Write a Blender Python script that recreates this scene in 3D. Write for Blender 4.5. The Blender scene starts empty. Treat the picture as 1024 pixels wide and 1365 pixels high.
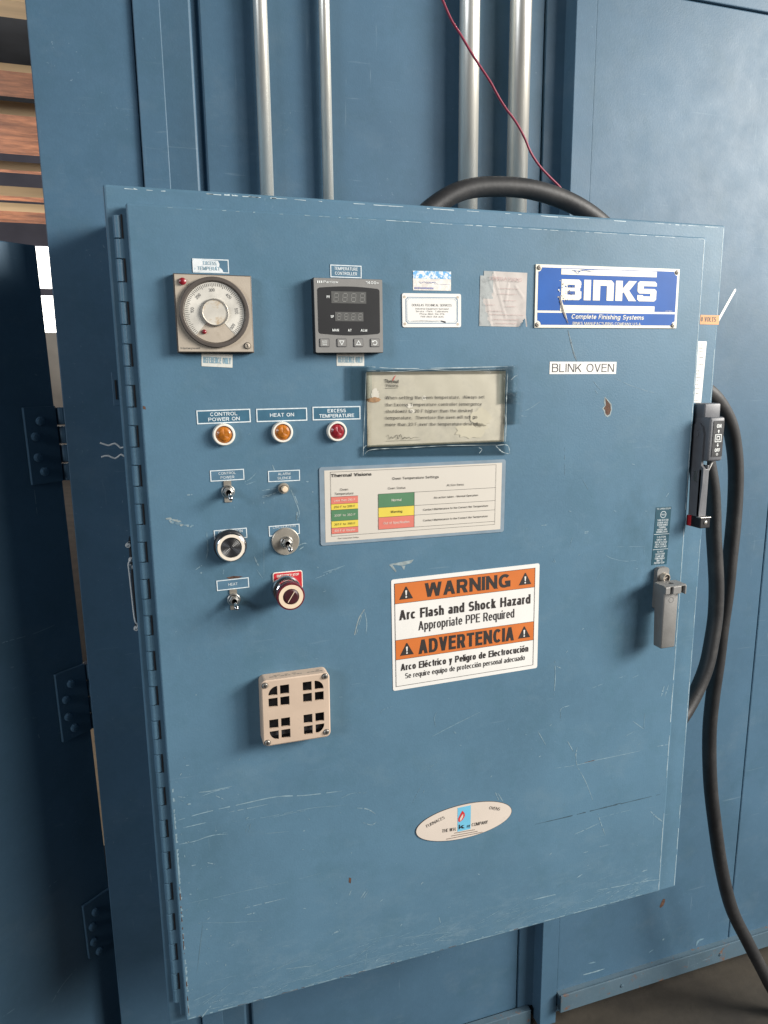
import bpy, bmesh, math, random
from mathutils import Vector, Matrix

random.seed(7)
scene = bpy.context.scene
COL = scene.collection
ZO = 1.78                      # height of the cabinet door's top edge above the floor

# ------------------------------------------------------------------ camera
# camera solved from the photograph (metres; x right along the door, y away, z up)
CAM = Vector((0.01237757, -0.98908672, -0.21395248 + ZO))
RX = Vector((0.95072352, -0.30986597, -0.01038591))
RY = Vector((-0.06803283, -0.17582033, -0.9820686))
RZ = Vector((0.30248358, 0.93438231, -0.18823758))
FPX = 947.5266
cd = bpy.data.cameras.new('camera')
cam = bpy.data.objects.new('camera', cd)
COL.objects.link(cam)
cam.matrix_world = Matrix(((RX.x, -RY.x, -RZ.x, CAM.x), (RX.y, -RY.y, -RZ.y, CAM.y),
                           (RX.z, -RY.z, -RZ.z, CAM.z), (0, 0, 0, 1)))
cd.sensor_fit = 'VERTICAL'
cd.sensor_height = 36.0
cd.lens = FPX / 1365 * 36.0
cd.clip_start = 0.02
cd.clip_end = 200
scene.camera = cam

# ------------------------------------------------------------------ light
w = bpy.data.worlds.new('World')
scene.world = w
w.use_nodes = True
bg = w.node_tree.nodes['Background']
bg.inputs['Color'].default_value = (0.80, 0.88, 1.0, 1)
bg.inputs['Strength'].default_value = 0.05


def area(name, loc, target, sx, sy, power, color, spread=180):
    l = bpy.data.lights.new(name, 'AREA')
    l.shape = 'RECTANGLE'
    l.size = sx
    l.size_y = sy
    l.energy = power
    l.color = color
    l.spread = math.radians(spread)
    o = bpy.data.objects.new(name, l)
    COL.objects.link(o)
    o.location = loc
    d = Vector(target) - Vector(loc)
    o.rotation_euler = d.to_track_quat('-Z', 'Y').to_euler()
    return o


TGT = Vector((0.45, 0.0, ZO - 0.6))
KD = Vector((2.25, -1.15, 1.0)).normalized()
area('daylight_opening', TGT + KD * 6.0, TGT, 1.9, 1.9, 550, (1.0, 0.95, 0.87))
FD = Vector((1.15, -1.0, 0.52)).normalized()
area('hall_fill', TGT + FD * 5.5, TGT, 3.0, 2.4, 285, (1.0, 0.98, 0.95))
area('left_fill', (-4.2, -3.0, 2.9), (-0.1, 0.2, 1.5), 1.6, 1.6, 130, (0.88, 0.93, 1.0))  # added fill from the left, no window there; lifts the shaded corner post
area('far_hall_uplight', (-5.0, 9.5, 1.2), (-2.0, 8.5, 4.6), 3.0, 3.0, 700, (1.0, 0.94, 0.86))  # added lamp hidden behind the door leaf, lights the beam undersides from below

scene.view_settings.view_transform = 'Standard'
scene.view_settings.look = 'None'
scene.view_settings.exposure = 0.0
scene.view_settings.gamma = 1.0
scene.view_settings.use_curve_mapping = False
scene.render.engine = 'CYCLES'

# ------------------------------------------------------------------ geometry of the photograph


def ray(p):
    a = (p[0] - 512) / FPX
    b = (p[1] - 682.5) / FPX
    return RX * a + RY * b + RZ


def at(p, y=0.0):
    d = ray(p)
    return CAM + d * ((y - CAM.y) / d.y)


def at_x(p, x):
    d = ray(p)
    return CAM + d * ((x - CAM.x) / d.x)


def on_plane(p, o, n):
    d = ray(p)
    return CAM + d * ((o - CAM).dot(n) / d.dot(n))


def depth(v):
    return (v - CAM).dot(RZ)


def zoom(ox, oy, s):
    return lambda x, y: (ox + x / s, oy + y / s)


# ------------------------------------------------------------------ materials
MATS = {}


def nodes_of(m):
    nt = m.node_tree
    return nt, nt.nodes, nt.links, nt.nodes['Principled BSDF']


def mat(name, col, rough=0.5, metal=0.0, var=0.12, scale=30.0, bump=0.0, bscale=120.0, spec=0.5, coat=0.0, dirt=None, dscale=25.0, dlo=0.55, dhi=0.75, stretch=None):
    if name in MATS:
        return MATS[name]
    m = bpy.data.materials.new(name)
    m.use_nodes = True
    nt, N, L, b = nodes_of(m)
    tc = N.new('ShaderNodeTexCoord')
    src = tc.outputs['Object']
    if stretch:
        mp = N.new('ShaderNodeMapping')
        mp.inputs['Scale'].default_value = stretch
        L.new(src, mp.inputs['Vector'])
        src = mp.outputs['Vector']
    n = N.new('ShaderNodeTexNoise')
    n.inputs['Scale'].default_value = scale
    n.inputs['Detail'].default_value = 5
    L.new(src, n.inputs['Vector'])
    r = N.new('ShaderNodeValToRGB')
    r.color_ramp.elements[0].position = 0.3
    r.color_ramp.elements[1].position = 0.7
    r.color_ramp.elements[0].color = tuple(c * (1 - var) for c in col) + (1,)
    r.color_ramp.elements[1].color = tuple(min(1, c * (1 + var)) for c in col) + (1,)
    L.new(n.outputs['Fac'], r.inputs['Fac'])
    out = r.outputs['Color']
    if dirt:
        n2 = N.new('ShaderNodeTexNoise')
        n2.inputs['Scale'].default_value = dscale
        n2.inputs['Detail'].default_value = 8
        n2.inputs['Roughness'].default_value = 0.7
        L.new(src, n2.inputs['Vector'])
        mr = N.new('ShaderNodeMapRange')
        mr.inputs['From Min'].default_value = dlo
        mr.inputs['From Max'].default_value = dhi
        L.new(n2.outputs['Fac'], mr.inputs['Value'])
        mx = N.new('ShaderNodeMix')
        mx.data_type = 'RGBA'
        L.new(mr.outputs['Result'], mx.inputs[0])
        L.new(out, mx.inputs[6])
        mx.inputs[7].default_value = tuple(dirt) + (1,)
        out = mx.outputs[2]
    L.new(out, b.inputs['Base Color'])
    b.inputs['Roughness'].default_value = rough
    b.inputs['Metallic'].default_value = metal
    b.inputs['Specular IOR Level'].default_value = spec
    b.inputs['Coat Weight'].default_value = coat
    b.inputs['Coat Roughness'].default_value = 0.12
    if bump:
        nb = N.new('ShaderNodeTexNoise')
        nb.inputs['Scale'].default_value = bscale
        nb.inputs['Detail'].default_value = 3
        L.new(src, nb.inputs['Vector'])
        bp = N.new('ShaderNodeBump')
        bp.inputs['Strength'].default_value = bump
        bp.inputs['Distance'].default_value = 0.002
        L.new(nb.outputs['Fac'], bp.inputs['Height'])
        L.new(bp.outputs['Normal'], b.inputs['Normal'])
    MATS[name] = m
    return m


def paint(name, col, rough, scuff=0.0, zlo=None, zhi=None, rust=0.0, wave=0.25, smudges=()):
    """sheet-metal paint: mottled colour, orange peel, wavy sheet, fine rubbed streaks and specks.
    zlo/zhi: world heights between which the rubbing thickens downwards."""
    m = bpy.data.materials.new(name)
    m.use_nodes = True
    nt, N, L, b = nodes_of(m)
    geo = N.new('ShaderNodeNewGeometry')
    P = geo.outputs['Position']

    def noise(scale, detail=4, rough_=0.5, vec=P, dist=0.0):
        n = N.new('ShaderNodeTexNoise')
        n.inputs['Scale'].default_value = scale
        n.inputs['Detail'].default_value = detail
        n.inputs['Roughness'].default_value = rough_
        n.inputs['Distortion'].default_value = dist
        L.new(vec, n.inputs['Vector'])
        return n.outputs['Fac']

    def rng(v, a, c, lo=0.0, hi=1.0):
        r = N.new('ShaderNodeMapRange')
        r.inputs['From Min'].default_value = a
        r.inputs['From Max'].default_value = c
        r.inputs['To Min'].default_value = lo
        r.inputs['To Max'].default_value = hi
        L.new(v, r.inputs['Value'])
        return r.outputs['Result']

    def mul(a, c):
        q = N.new('ShaderNodeMath')
        q.operation = 'MULTIPLY'
        q.use_clamp = True
        L.new(a, q.inputs[0])
        if isinstance(c, float):
            q.inputs[1].default_value = c
        else:
            L.new(c, q.inputs[1])
        return q.outputs[0]

    def add(a, c):
        q = N.new('ShaderNodeMath')
        q.operation = 'ADD'
        q.use_clamp = True
        L.new(a, q.inputs[0])
        L.new(c, q.inputs[1])
        return q.outputs[0]

    def mix(f, a, c):
        x = N.new('ShaderNodeMix')
        x.data_type = 'RGBA'
        L.new(f, x.inputs[0])
        if isinstance(a, tuple):
            x.inputs[6].default_value = a + (1,)
        else:
            L.new(a, x.inputs[6])
        x.inputs[7].default_value = c + (1,)
        return x.outputs[2]

    def mapped(sc, rot=(0, 0, 0)):
        mp = N.new('ShaderNodeMapping')
        mp.inputs['Scale'].default_value = sc
        mp.inputs['Rotation'].default_value = rot
        L.new(P, mp.inputs['Vector'])
        return mp.outputs['Vector']

    base = mix(rng(noise(3.2, 6, 0.62), 0.34, 0.66), tuple(c * 0.86 for c in col), tuple(c * 1.13 for c in col))
    grime = rng(noise(11, 7, 0.7), 0.50, 0.78, 0.0, 0.55)
    fine = rng(noise(420, 3, 0.7), 0.3, 0.7, 0.0, 0.5)
    base = mix(fine, base, tuple(c * 0.90 for c in col))
    fine2 = rng(noise(95, 6, 0.75), 0.45, 0.75, 0.0, 0.35)
    base = mix(fine2, base, tuple(c * 1.16 for c in col))
    base = mix(grime, base, (col[0] * 0.72, col[1] * 0.80, col[2] * 0.74))
    chalk = rng(noise(7.5, 8, 0.72, mapped((1, 1, 1.4), (0, 0.5, 0))), 0.53, 0.78, 0.0, 0.40)
    base = mix(chalk, base, (col[0] * 1.5 + 0.02, col[1] * 1.3 + 0.01, col[2] * 1.18))
    for sx_, sy_, sz_, sr_, amt_ in smudges:
        # hand grime round the controls
        dv = N.new('ShaderNodeVectorMath')
        dv.operation = 'DISTANCE'
        L.new(P, dv.inputs[0])
        dv.inputs[1].default_value = (sx_, sy_, sz_)
        g_ = mul(rng(dv.outputs['Value'], sr_, sr_ * 0.15), rng(noise(24, 7, 0.72, mapped((1, 1, 0.6))), 0.38, 0.66))
        base = mix(mul(g_, amt_), base, (col[0] * 0.50, col[1] * 0.55, col[2] * 0.50))
    if scuff > 0:
        rub1 = rng(noise(60, 3, 0.6, mapped((0.12, 1, 2.2), (0, math.radians(-9), 0))), 0.66, 0.74)
        rub2 = rng(noise(55, 3, 0.6, mapped((2.4, 1, 0.15), (0, math.radians(13), 0))), 0.685, 0.75)
        rub3 = rng(noise(75, 3, 0.6, mapped((0.16, 1, 2.4), (0, math.radians(38), 0))), 0.68, 0.75)
        patch = rng(noise(5.0, 4, 0.6), 0.45, 0.66)
        speck = mul(rng(noise(240, 2, 0.5), 0.70, 0.76), rng(noise(9, 4, 0.6), 0.5, 0.66))
        streak = mul(add(add(rub1, rub2), rub3), patch)
        allr = add(mul(streak, 0.55), mul(speck, 0.8))
        if zlo is not None:
            sep = N.new('ShaderNodeSeparateXYZ')
            L.new(P, sep.inputs[0])
            low = rng(sep.outputs['Z'], zhi, zlo, 0.0, 1.0)
            worn = mul(rng(noise(30, 8, 0.8, mapped((0.5, 1, 1.1), (0, math.radians(-12), 0))), 0.50, 0.72), mul(low, low))
            allr = add(mul(allr, rng(sep.outputs['Z'], zhi + 0.9, zlo, 0.25, 1.0)), mul(worn, 0.34))
        base = mix(mul(allr, scuff), base, (0.28, 0.37, 0.42))
    if rust > 0:
        rs = mul(rng(noise(26, 8, 0.75), 0.58, 0.66), rust)
        base = mix(rs, base, (0.16, 0.075, 0.035))
    L.new(base, b.inputs['Base Color'])
    L.new(rng(noise(14, 6, 0.65), 0.3, 0.7, rough - 0.04, rough + 0.06), b.inputs['Roughness'])
    b.inputs['Specular IOR Level'].default_value = 0.24
    b1 = N.new('ShaderNodeBump')
    b1.inputs['Strength'].default_value = 0.10
    b1.inputs['Distance'].default_value = 0.0015
    L.new(noise(330, 2), b1.inputs['Height'])
    b2 = N.new('ShaderNodeBump')
    b2.inputs['Strength'].default_value = wave
    b2.inputs['Distance'].default_value = 0.012
    L.new(noise(3.0, 2), b2.inputs['Height'])
    L.new(b1.outputs['Normal'], b2.inputs['Normal'])
    L.new(b2.outputs['Normal'], b.inputs['Normal'])
    MATS[name] = m
    return m


def clear_film(name, tint, gloss, rough):
    m = bpy.data.materials.new(name)
    m.use_nodes = True
    nt, N, L, b = nodes_of(m)
    t = N.new('ShaderNodeBsdfTransparent')
    t.inputs['Color'].default_value = tint + (1,)
    g = N.new('ShaderNodeBsdfGlossy')
    g.inputs['Roughness'].default_value = rough
    g.inputs['Color'].default_value = (0.9, 0.9, 0.9, 1)
    fr = N.new('ShaderNodeFresnel')
    fr.inputs['IOR'].default_value = 1.45
    ad = N.new('ShaderNodeMath')
    ad.operation = 'MULTIPLY'
    ad.inputs[1].default_value = gloss
    L.new(fr.outputs[0], ad.inputs[0])
    mx = N.new('ShaderNodeMixShader')
    L.new(ad.outputs[0], mx.inputs[0])
    L.new(t.outputs[0], mx.inputs[1])
    L.new(g.outputs[0], mx.inputs[2])
    tc = N.new('ShaderNodeTexCoord')
    nb = N.new('ShaderNodeTexNoise')
    nb.inputs['Scale'].default_value = 45
    nb.inputs['Detail'].default_value = 4
    L.new(tc.outputs['Object'], nb.inputs['Vector'])
    bp = N.new('ShaderNodeBump')
    bp.inputs['Strength'].default_value = 0.35
    bp.inputs['Distance'].default_value = 0.004
    L.new(nb.outputs['Fac'], bp.inputs['Height'])
    L.new(bp.outputs['Normal'], g.inputs['Normal'])
    L.new(mx.outputs[0], N['Material Output'].inputs['Surface'])
    MATS[name] = m
    return m


def glow(name, col, s):
    m = bpy.data.materials.new(name)
    m.use_nodes = True
    nt, N, L, b = nodes_of(m)
    b.inputs['Base Color'].default_value = col + (1,)
    b.inputs['Emission Color'].default_value = col + (1,)
    b.inputs['Emission Strength'].default_value = s
    return m


CABC = (0.089, 0.172, 0.243)
OVNC = (0.060, 0.121, 0.182)
M_DOOR = paint('door_paint', CABC, 0.40, scuff=1.0, zlo=ZO - 1.2, zhi=ZO - 0.95, rust=0.0, wave=0.16, smudges=[(0.80, 0, ZO - 0.60, 0.14, 0.55), (0.79, 0, ZO - 0.46, 0.10, 0.5), (0.15, 0, ZO - 0.45, 0.16, 0.35), (0.10, 0, ZO - 0.53, 0.10, 0.35), (0.62, 0, ZO - 0.02, 0.12, 0.35), (0.03, 0, ZO - 0.9, 0.10, 0.4), (0.35, 0, ZO - 0.06, 0.12, 0.3)])
M_CAB = paint('cabinet_paint', CABC, 0.40, scuff=0.5, wave=0.08)
M_OVEN = paint('oven_paint', OVNC, 0.47, scuff=0.45, rust=0.0, wave=0.13)
M_RAIL = paint('rail_paint', (0.075, 0.12, 0.155), 0.5, scuff=1.0, rust=1.0, wave=0.1)
M_WEAR = mat('bare_paint_scratch', (0.200, 0.295, 0.345), 0.55, var=0.2, scale=200)
M_EDGE = mat('worn_edge_highlight', (0.44, 0.53, 0.56), 0.5, var=0.15, scale=200)  # chipped edges, pale enough to carry the edge highlight as colour
M_FAINT = mat('faint_scratch', (0.130, 0.220, 0.280), 0.5, var=0.15, scale=200)
M_DARKS = mat('dark_scrape', (0.04, 0.075, 0.10), 0.5, var=0.2, scale=200)
M_TAN = mat('old_glue', (0.235, 0.285, 0.29), 0.7, var=0.3, scale=150)
M_RUST = mat('rust', (0.085, 0.042, 0.026), 0.85, var=0.45, scale=160, bump=0.4, bscale=300)
M_WHITE = mat('white_print', (0.70, 0.72, 0.70), 0.5, var=0.06, scale=90)
M_LEGW = mat('legend_white', (0.62, 0.68, 0.70), 0.5, var=0.14, scale=160)
M_LEGB = mat('legend_blue', (0.087, 0.168, 0.238), 0.42, var=0.12, scale=60, spec=0.24)
M_LEGD = mat('legend_deep_blue', (0.05, 0.128, 0.19), 0.38, var=0.12, scale=60, spec=0.24)
M_STICK = mat('white_sticker', (0.72, 0.70, 0.66), 0.42, var=0.04, scale=14, dirt=(0.5, 0.47, 0.42), dlo=0.62, dhi=0.9)
M_CREAM = mat('cream_strip', (0.60, 0.60, 0.55), 0.5, var=0.08, scale=60, dirt=(0.42, 0.40, 0.34), dscale=60)
M_INK = mat('black_ink', (0.022, 0.02, 0.02), 0.5, var=0.15, scale=80)
M_INKG = mat('grey_ink', (0.10, 0.10, 0.10), 0.6, var=0.2, scale=120)
M_INKB = mat('blue_grey_ink', (0.20, 0.33, 0.40), 0.6, var=0.2, scale=120)
M_INKR = mat('faded_red_ink', (0.42, 0.26, 0.25), 0.6, var=0.15, scale=120)
M_BLACK = mat('black_plastic', (0.016, 0.016, 0.018), 0.42, var=0.2, scale=40, bump=0.1)
M_DGREY = mat('dark_grey_plastic', (0.042, 0.044, 0.050), 0.48, var=0.15, scale=40, bump=0.08, bscale=400)
M_GREY = mat('grey_plastic', (0.205, 0.20, 0.19), 0.5, var=0.06, scale=60, bump=0.06, bscale=500)
M_LCD = mat('display_window', (0.030, 0.030, 0.031), 0.30, var=0.06, scale=20)
M_LCDL = mat('display_digit_field', (0.098, 0.098, 0.094), 0.35, var=0.1, scale=60)
M_LCDS = mat('display_segment', (0.21, 0.21, 0.20), 0.35, var=0.1, scale=60)
M_BRONZE = mat('bronze_trim', (0.45, 0.39, 0.315), 0.45, metal=0.15, var=0.10, scale=22, bump=0.05, bscale=300, dirt=(0.30, 0.245, 0.185), dscale=18, dlo=0.58, dhi=0.85)
M_BRONZED = mat('dark_bronze', (0.10, 0.085, 0.075), 0.45, metal=0.3, var=0.15, scale=30)
M_DIAL = mat('dial_silver', (0.72, 0.69, 0.62), 0.36, metal=0.25, var=0.25, scale=26, bump=0.22, bscale=26, dirt=(0.45, 0.36, 0.26), dscale=14, dlo=0.6, dhi=0.85)
M_KNOB = mat('knob_silver', (0.72, 0.68, 0.60), 0.36, metal=0.3, var=0.18, scale=30, bump=0.12, bscale=40, dirt=(0.5, 0.36, 0.20), dscale=55, dlo=0.52, dhi=0.68)
M_REDL = mat('red_lens', (0.22, 0.010, 0.018), 0.36, var=0.35, scale=120, coat=0.25)
M_AMBL = mat('amber_lens', (0.36, 0.115, 0.010), 0.36, var=0.35, scale=120, coat=0.25)
M_BEZ = mat('white_bezel', (0.74, 0.71, 0.63), 0.38, var=0.05, scale=60)
M_STEEL = mat('zinc_steel', (0.55, 0.53, 0.49), 0.34, metal=0.9, var=0.15, scale=60, bump=0.1, bscale=200)
M_CHROME = mat('chrome', (0.62, 0.62, 0.62), 0.16, metal=1.0, var=0.06, scale=40)
M_WASH = mat('worn_steel_disc', (0.52, 0.48, 0.41), 0.40, metal=0.75, var=0.2, scale=40, bump=0.1, bscale=140)
M_CREAMR = mat('cream_ring', (0.72, 0.58, 0.42), 0.42, var=0.04, scale=60)
M_CREAMW = mat('pale_ring', (0.74, 0.66, 0.55), 0.42, var=0.04, scale=60)
M_REDP = mat('red_plate', (0.46, 0.022, 0.03), 0.40, var=0.10, scale=60)
M_MAROON = mat('maroon_plastic', (0.115, 0.012, 0.02), 0.30, var=0.18, scale=70, coat=0.3)
M_MARD = mat('dark_maroon', (0.050, 0.012, 0.016), 0.35, var=0.2, scale=70)
M_VENT = mat('beige_vent_plastic', (0.52, 0.40, 0.305), 0.55, var=0.05, scale=30, bump=0.05, bscale=500, dirt=(0.30, 0.26, 0.21), dscale=16, dlo=0.6, dhi=0.9)
M_HOLE = mat('dark_inside', (0.008, 0.008, 0.010), 0.7)
M_BLUE = mat('nameplate_blue', (0.012, 0.088, 0.34), 0.42, var=0.10, spec=0.18, scale=20, dirt=(0.05, 0.15, 0.34), dscale=30, dlo=0.62, dhi=0.9)
M_IVORY = mat('nameplate_ivory', (0.72, 0.68, 0.56), 0.40, metal=0.0, var=0.06, scale=30)
M_ORANGE = mat('orange_print', (0.56, 0.155, 0.035), 0.42, var=0.05, scale=30)
M_VOLT = mat('orange_label', (0.62, 0.26, 0.07), 0.5, var=0.06, scale=60)
M_OLDP = mat('aged_paper', (0.43, 0.40, 0.315), 0.42, coat=0.35, var=0.10, scale=16, dirt=(0.30, 0.285, 0.235), dscale=11, dlo=0.48, dhi=0.78)
M_PAPER = mat('laminated_paper', (0.56, 0.52, 0.455), 0.5, var=0.02, scale=10)
M_LAM = mat('laminate_border', (0.22, 0.28, 0.33), 0.25, var=0.12, scale=40, coat=0.6)
M_WRINK = mat('wrinkled_paper', (0.47, 0.43, 0.40), 0.65, var=0.08, scale=30, dirt=(0.36, 0.33, 0.31), dscale=22, dlo=0.5, dhi=0.75)
M_WRINKG = mat('grey_torn_paper', (0.33, 0.35, 0.345), 0.7, var=0.16, scale=70, dirt=(0.18, 0.19, 0.19), dscale=70, dlo=0.52, dhi=0.7)
M_SALM = mat('salmon_print', (0.60, 0.17, 0.13), 0.5, var=0.04)
M_YEL = mat('yellow_print', (0.66, 0.52, 0.07), 0.5, var=0.04)
M_GREEN = mat('green_print', (0.075, 0.19, 0.095), 0.5, var=0.06)
M_SKYB = mat('sky_blue_print', (0.15, 0.45, 0.62), 0.5, var=0.05)
M_STKB = mat('bright_blue_print', (0.10, 0.34, 0.62), 0.45, var=0.15, scale=60, dirt=(0.70, 0.74, 0.75), dscale=150, dlo=0.46, dhi=0.54)
M_STKW = mat('worn_sticker_white', (0.62, 0.58, 0.54), 0.5, var=0.1, scale=80, dirt=(0.78, 0.76, 0.66), dscale=110, dlo=0.5, dhi=0.56)
M_TORN = mat('torn_sticker', (0.66, 0.69, 0.70), 0.6, var=0.08, scale=90, dirt=(0.30, 0.42, 0.50), dscale=230, dlo=0.58, dhi=0.64)
M_TEAL = mat('teal_label', (0.010, 0.062, 0.092), 0.42, var=0.1, scale=50)
M_RED = mat('flame_red', (0.55, 0.03, 0.03), 0.5)
M_OVALP = mat('oval_plate', (0.62, 0.54, 0.465), 0.42, var=0.03, scale=20, dirt=(0.45, 0.39, 0.33), dscale=20, dlo=0.62, dhi=0.9)
M_RUBBER = mat('black_rubber', (0.020, 0.020, 0.021), 0.52, var=0.25, scale=25, bump=0.12, bscale=160, dirt=(0.050, 0.047, 0.045), dscale=14, dlo=0.50, dhi=0.78)
M_GALV = mat('galvanised_conduit', (0.86, 0.83, 0.76), 0.36, metal=0.72, var=0.20, scale=22, bump=0.10, bscale=60, stretch=(1, 1, 0.12), dirt=(0.50, 0.48, 0.44), dscale=30, dlo=0.55, dhi=0.8)
M_WIRER = mat('red_wire', (0.23, 0.025, 0.055), 0.42, var=0.1)
M_WIREW = mat('bare_wire', (0.62, 0.62, 0.60), 0.45, var=0.1)
M_ZIP = mat('nylon_tie', (0.45, 0.47, 0.46), 0.4, var=0.05)
M_CONC = mat('dirty_concrete', (0.030, 0.025, 0.018), 0.85, var=0.6, scale=6, bump=0.5, bscale=45, dirt=(0.018, 0.015, 0.012), dscale=5, dlo=0.42, dhi=0.75)
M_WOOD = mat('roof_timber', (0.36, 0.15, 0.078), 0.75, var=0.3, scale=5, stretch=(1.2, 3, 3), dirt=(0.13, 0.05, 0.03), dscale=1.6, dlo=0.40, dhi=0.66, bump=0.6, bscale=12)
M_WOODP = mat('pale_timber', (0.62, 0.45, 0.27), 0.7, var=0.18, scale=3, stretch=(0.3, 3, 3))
M_ROOF = mat('dark_roof', (0.030, 0.034, 0.042), 0.9, var=0.2, scale=3)
M_FARW = mat('far_wall_paint', (0.10, 0.10, 0.135), 0.8, var=0.15, scale=2)
M_FARL = mat('far_wall_pale', (0.42, 0.41, 0.38), 0.8, var=0.12, scale=2)
M_FILM = clear_film('plastic_sleeve', (0.985, 0.985, 0.97), 0.8, 0.16)
M_TAPE = clear_film('packing_tape', (0.86, 0.92, 0.93), 0.7, 0.22)
M_WINDOW = glow('window_daylight', (1.0, 0.97, 0.90), 5.0)
M_LATCH = mat('latch_metal', (0.245, 0.24, 0.23), 0.50, metal=0.45, var=0.10, scale=40, bump=0.08, bscale=350)
M_HANDL = mat('disconnect_plastic', (0.125, 0.128, 0.138), 0.46, var=0.12, scale=50, bump=0.06, bscale=400)

# ------------------------------------------------------------------ object helpers
WM = {}


def place(o, M, parent=None):
    if parent is not None:
        o.parent = parent
        o.matrix_basis = WM[parent.name].inverted() @ M
    else:
        o.matrix_basis = M
    WM[o.name] = M.copy()


def mk(name, bm, mats, M=None, parent=None, smooth=False, label=None):
    me = bpy.data.meshes.new(name)
    bm.to_mesh(me)
    bm.free()
    for m in (mats if isinstance(mats, (list, tuple)) else [mats]):
        me.materials.append(m)
    if smooth:
        for p in me.polygons:
            p.use_smooth = True
        try:
            me.set_sharp_from_angle(angle=math.radians(35))
        except Exception:
            pass
    o = bpy.data.objects.new(name, me)
    COL.objects.link(o)
    place(o, M if M is not None else (WM[parent.name] if parent is not None else Matrix()), parent)
    if label:
        o['label'] = label
    return o


def tag(o, label, cat, group=None, kind=None):
    if kind:
        o['kind'] = kind
    else:
        o['label'] = label
        o['category'] = cat
        if group:
            o['group'] = group
    return o


def thing(name, label, cat, loc, group=None):
    o = bpy.data.objects.new(name, None)
    o.empty_display_size = 0.1
    COL.objects.link(o)
    place(o, Matrix.Translation(Vector(loc)))
    return tag(o, label, cat, group)


def NB():
    return bmesh.new()


def setmi(bm, old, mi):
    for f in bm.faces:
        if f not in old:
            f.material_index = mi


def box(bm, x0, x1, y0, y1, z0, z1, mi=0, bev=0.0, seg=2):
    old = set(bm.faces)
    r = bmesh.ops.create_cube(bm, size=1.0)
    vs = r['verts']
    for v in vs:
        v.co = Vector(((x0 + x1) / 2 + v.co.x * (x1 - x0), (y0 + y1) / 2 + v.co.y * (y1 - y0), (z0 + z1) / 2 + v.co.z * (z1 - z0)))
    if bev > 0:
        es = list({e for v in vs for e in v.link_edges})
        bmesh.ops.bevel(bm, geom=es, offset=bev, segments=seg, profile=0.5, affect='EDGES')
    setmi(bm, old, mi)


def poly(bm, pts, z, mi=0):
    f = bm.faces.new([bm.verts.new((p[0], p[1], z)) for p in pts])
    f.normal_update()
    if f.normal.z < 0:
        f.normal_flip()
    f.material_index = mi
    return f


def rect(bm, x0, x1, y0, y1, z, mi=0):
    poly(bm, [(x0, y0), (x1, y0), (x1, y1), (x0, y1)], z, mi)


def prism(bm, pts, z0, z1, mi=0):
    a = sum(pts[i][0] * pts[(i + 1) % len(pts)][1] - pts[(i + 1) % len(pts)][0] * pts[i][1] for i in range(len(pts)))
    if a < 0:
        pts = pts[::-1]
    lo = [bm.verts.new((p[0], p[1], z0)) for p in pts]
    hi = [bm.verts.new((p[0], p[1], z1)) for p in pts]
    n = len(pts)
    fs = [bm.faces.new(hi), bm.faces.new(lo[::-1])]
    for i in range(n):
        fs.append(bm.faces.new([lo[i], lo[(i + 1) % n], hi[(i + 1) % n], hi[i]]))
    for f in fs:
        f.material_index = mi


def rrect(x0, x1, y0, y1, r, n=5):
    out = []
    for cx, cy, a0 in ((x1 - r, y1 - r, 0), (x0 + r, y1 - r, 90), (x0 + r, y0 + r, 180), (x1 - r, y0 + r, 270)):
        for k in range(n + 1):
            a = math.radians(a0 + 90 * k / n)
            out.append((cx + r * math.cos(a), cy + r * math.sin(a)))
    return out


def outline(bm, x0, x1, y0, y1, t, z, mi=0):
    rect(bm, x0, x1, y1 - t, y1, z, mi)
    rect(bm, x0, x1, y0, y0 + t, z, mi)
    rect(bm, x0, x0 + t, y0 + t, y1 - t, z, mi)
    rect(bm, x1 - t, x1, y0 + t, y1 - t, z, mi)


def ring(bm, cx, cy, r0, r1, z, mi=0, n=40, a0=0.0, a1=360.0):
    full = abs(a1 - a0) >= 359.9
    k = n if full else n + 1
    A = [math.radians(a0 + (a1 - a0) * i / n) for i in range(k)]
    if r0 <= 0:
        pts = [(cx + r1 * math.cos(a), cy + r1 * math.sin(a)) for a in A]
        if not full:
            pts.append((cx, cy))
        poly(bm, pts, z, mi)
        return
    I = [bm.verts.new((cx + r0 * math.cos(a), cy + r0 * math.sin(a), z)) for a in A]
    O = [bm.verts.new((cx + r1 * math.cos(a), cy + r1 * math.sin(a), z)) for a in A]
    for i in range(n):
        j = (i + 1) % k
        f = bm.faces.new([I[i], O[i], O[j], I[j]])
        f.material_index = mi


def lathe(bm, prof, cx=0.0, cy=0.0, n=40, mi=0, mis=None):
    """revolve (r, z) profile about local z; profile runs from the wall outwards and to the centre"""
    rows = []
    for r, z in prof:
        if r <= 1e-6:
            rows.append([bm.verts.new((cx, cy, z))])
        else:
            rows.append([bm.verts.new((cx + r * math.cos(2 * math.pi * k / n), cy + r * math.sin(2 * math.pi * k / n), z)) for k in range(n)])
    for i in range(len(rows) - 1):
        a, c = rows[i], rows[i + 1]
        m = mis[i] if mis else mi
        for k in range(n):
            k2 = (k + 1) % n
            if len(a) == 1 and len(c) == 1:
                continue
            if len(c) == 1:
                f = bm.faces.new([a[k], a[k2], c[0]])
            elif len(a) == 1:
                f = bm.faces.new([a[0], c[k2], c[k]])
            else:
                f = bm.faces.new([a[k], a[k2], c[k2], c[k]])
            f.material_index = m


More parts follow.
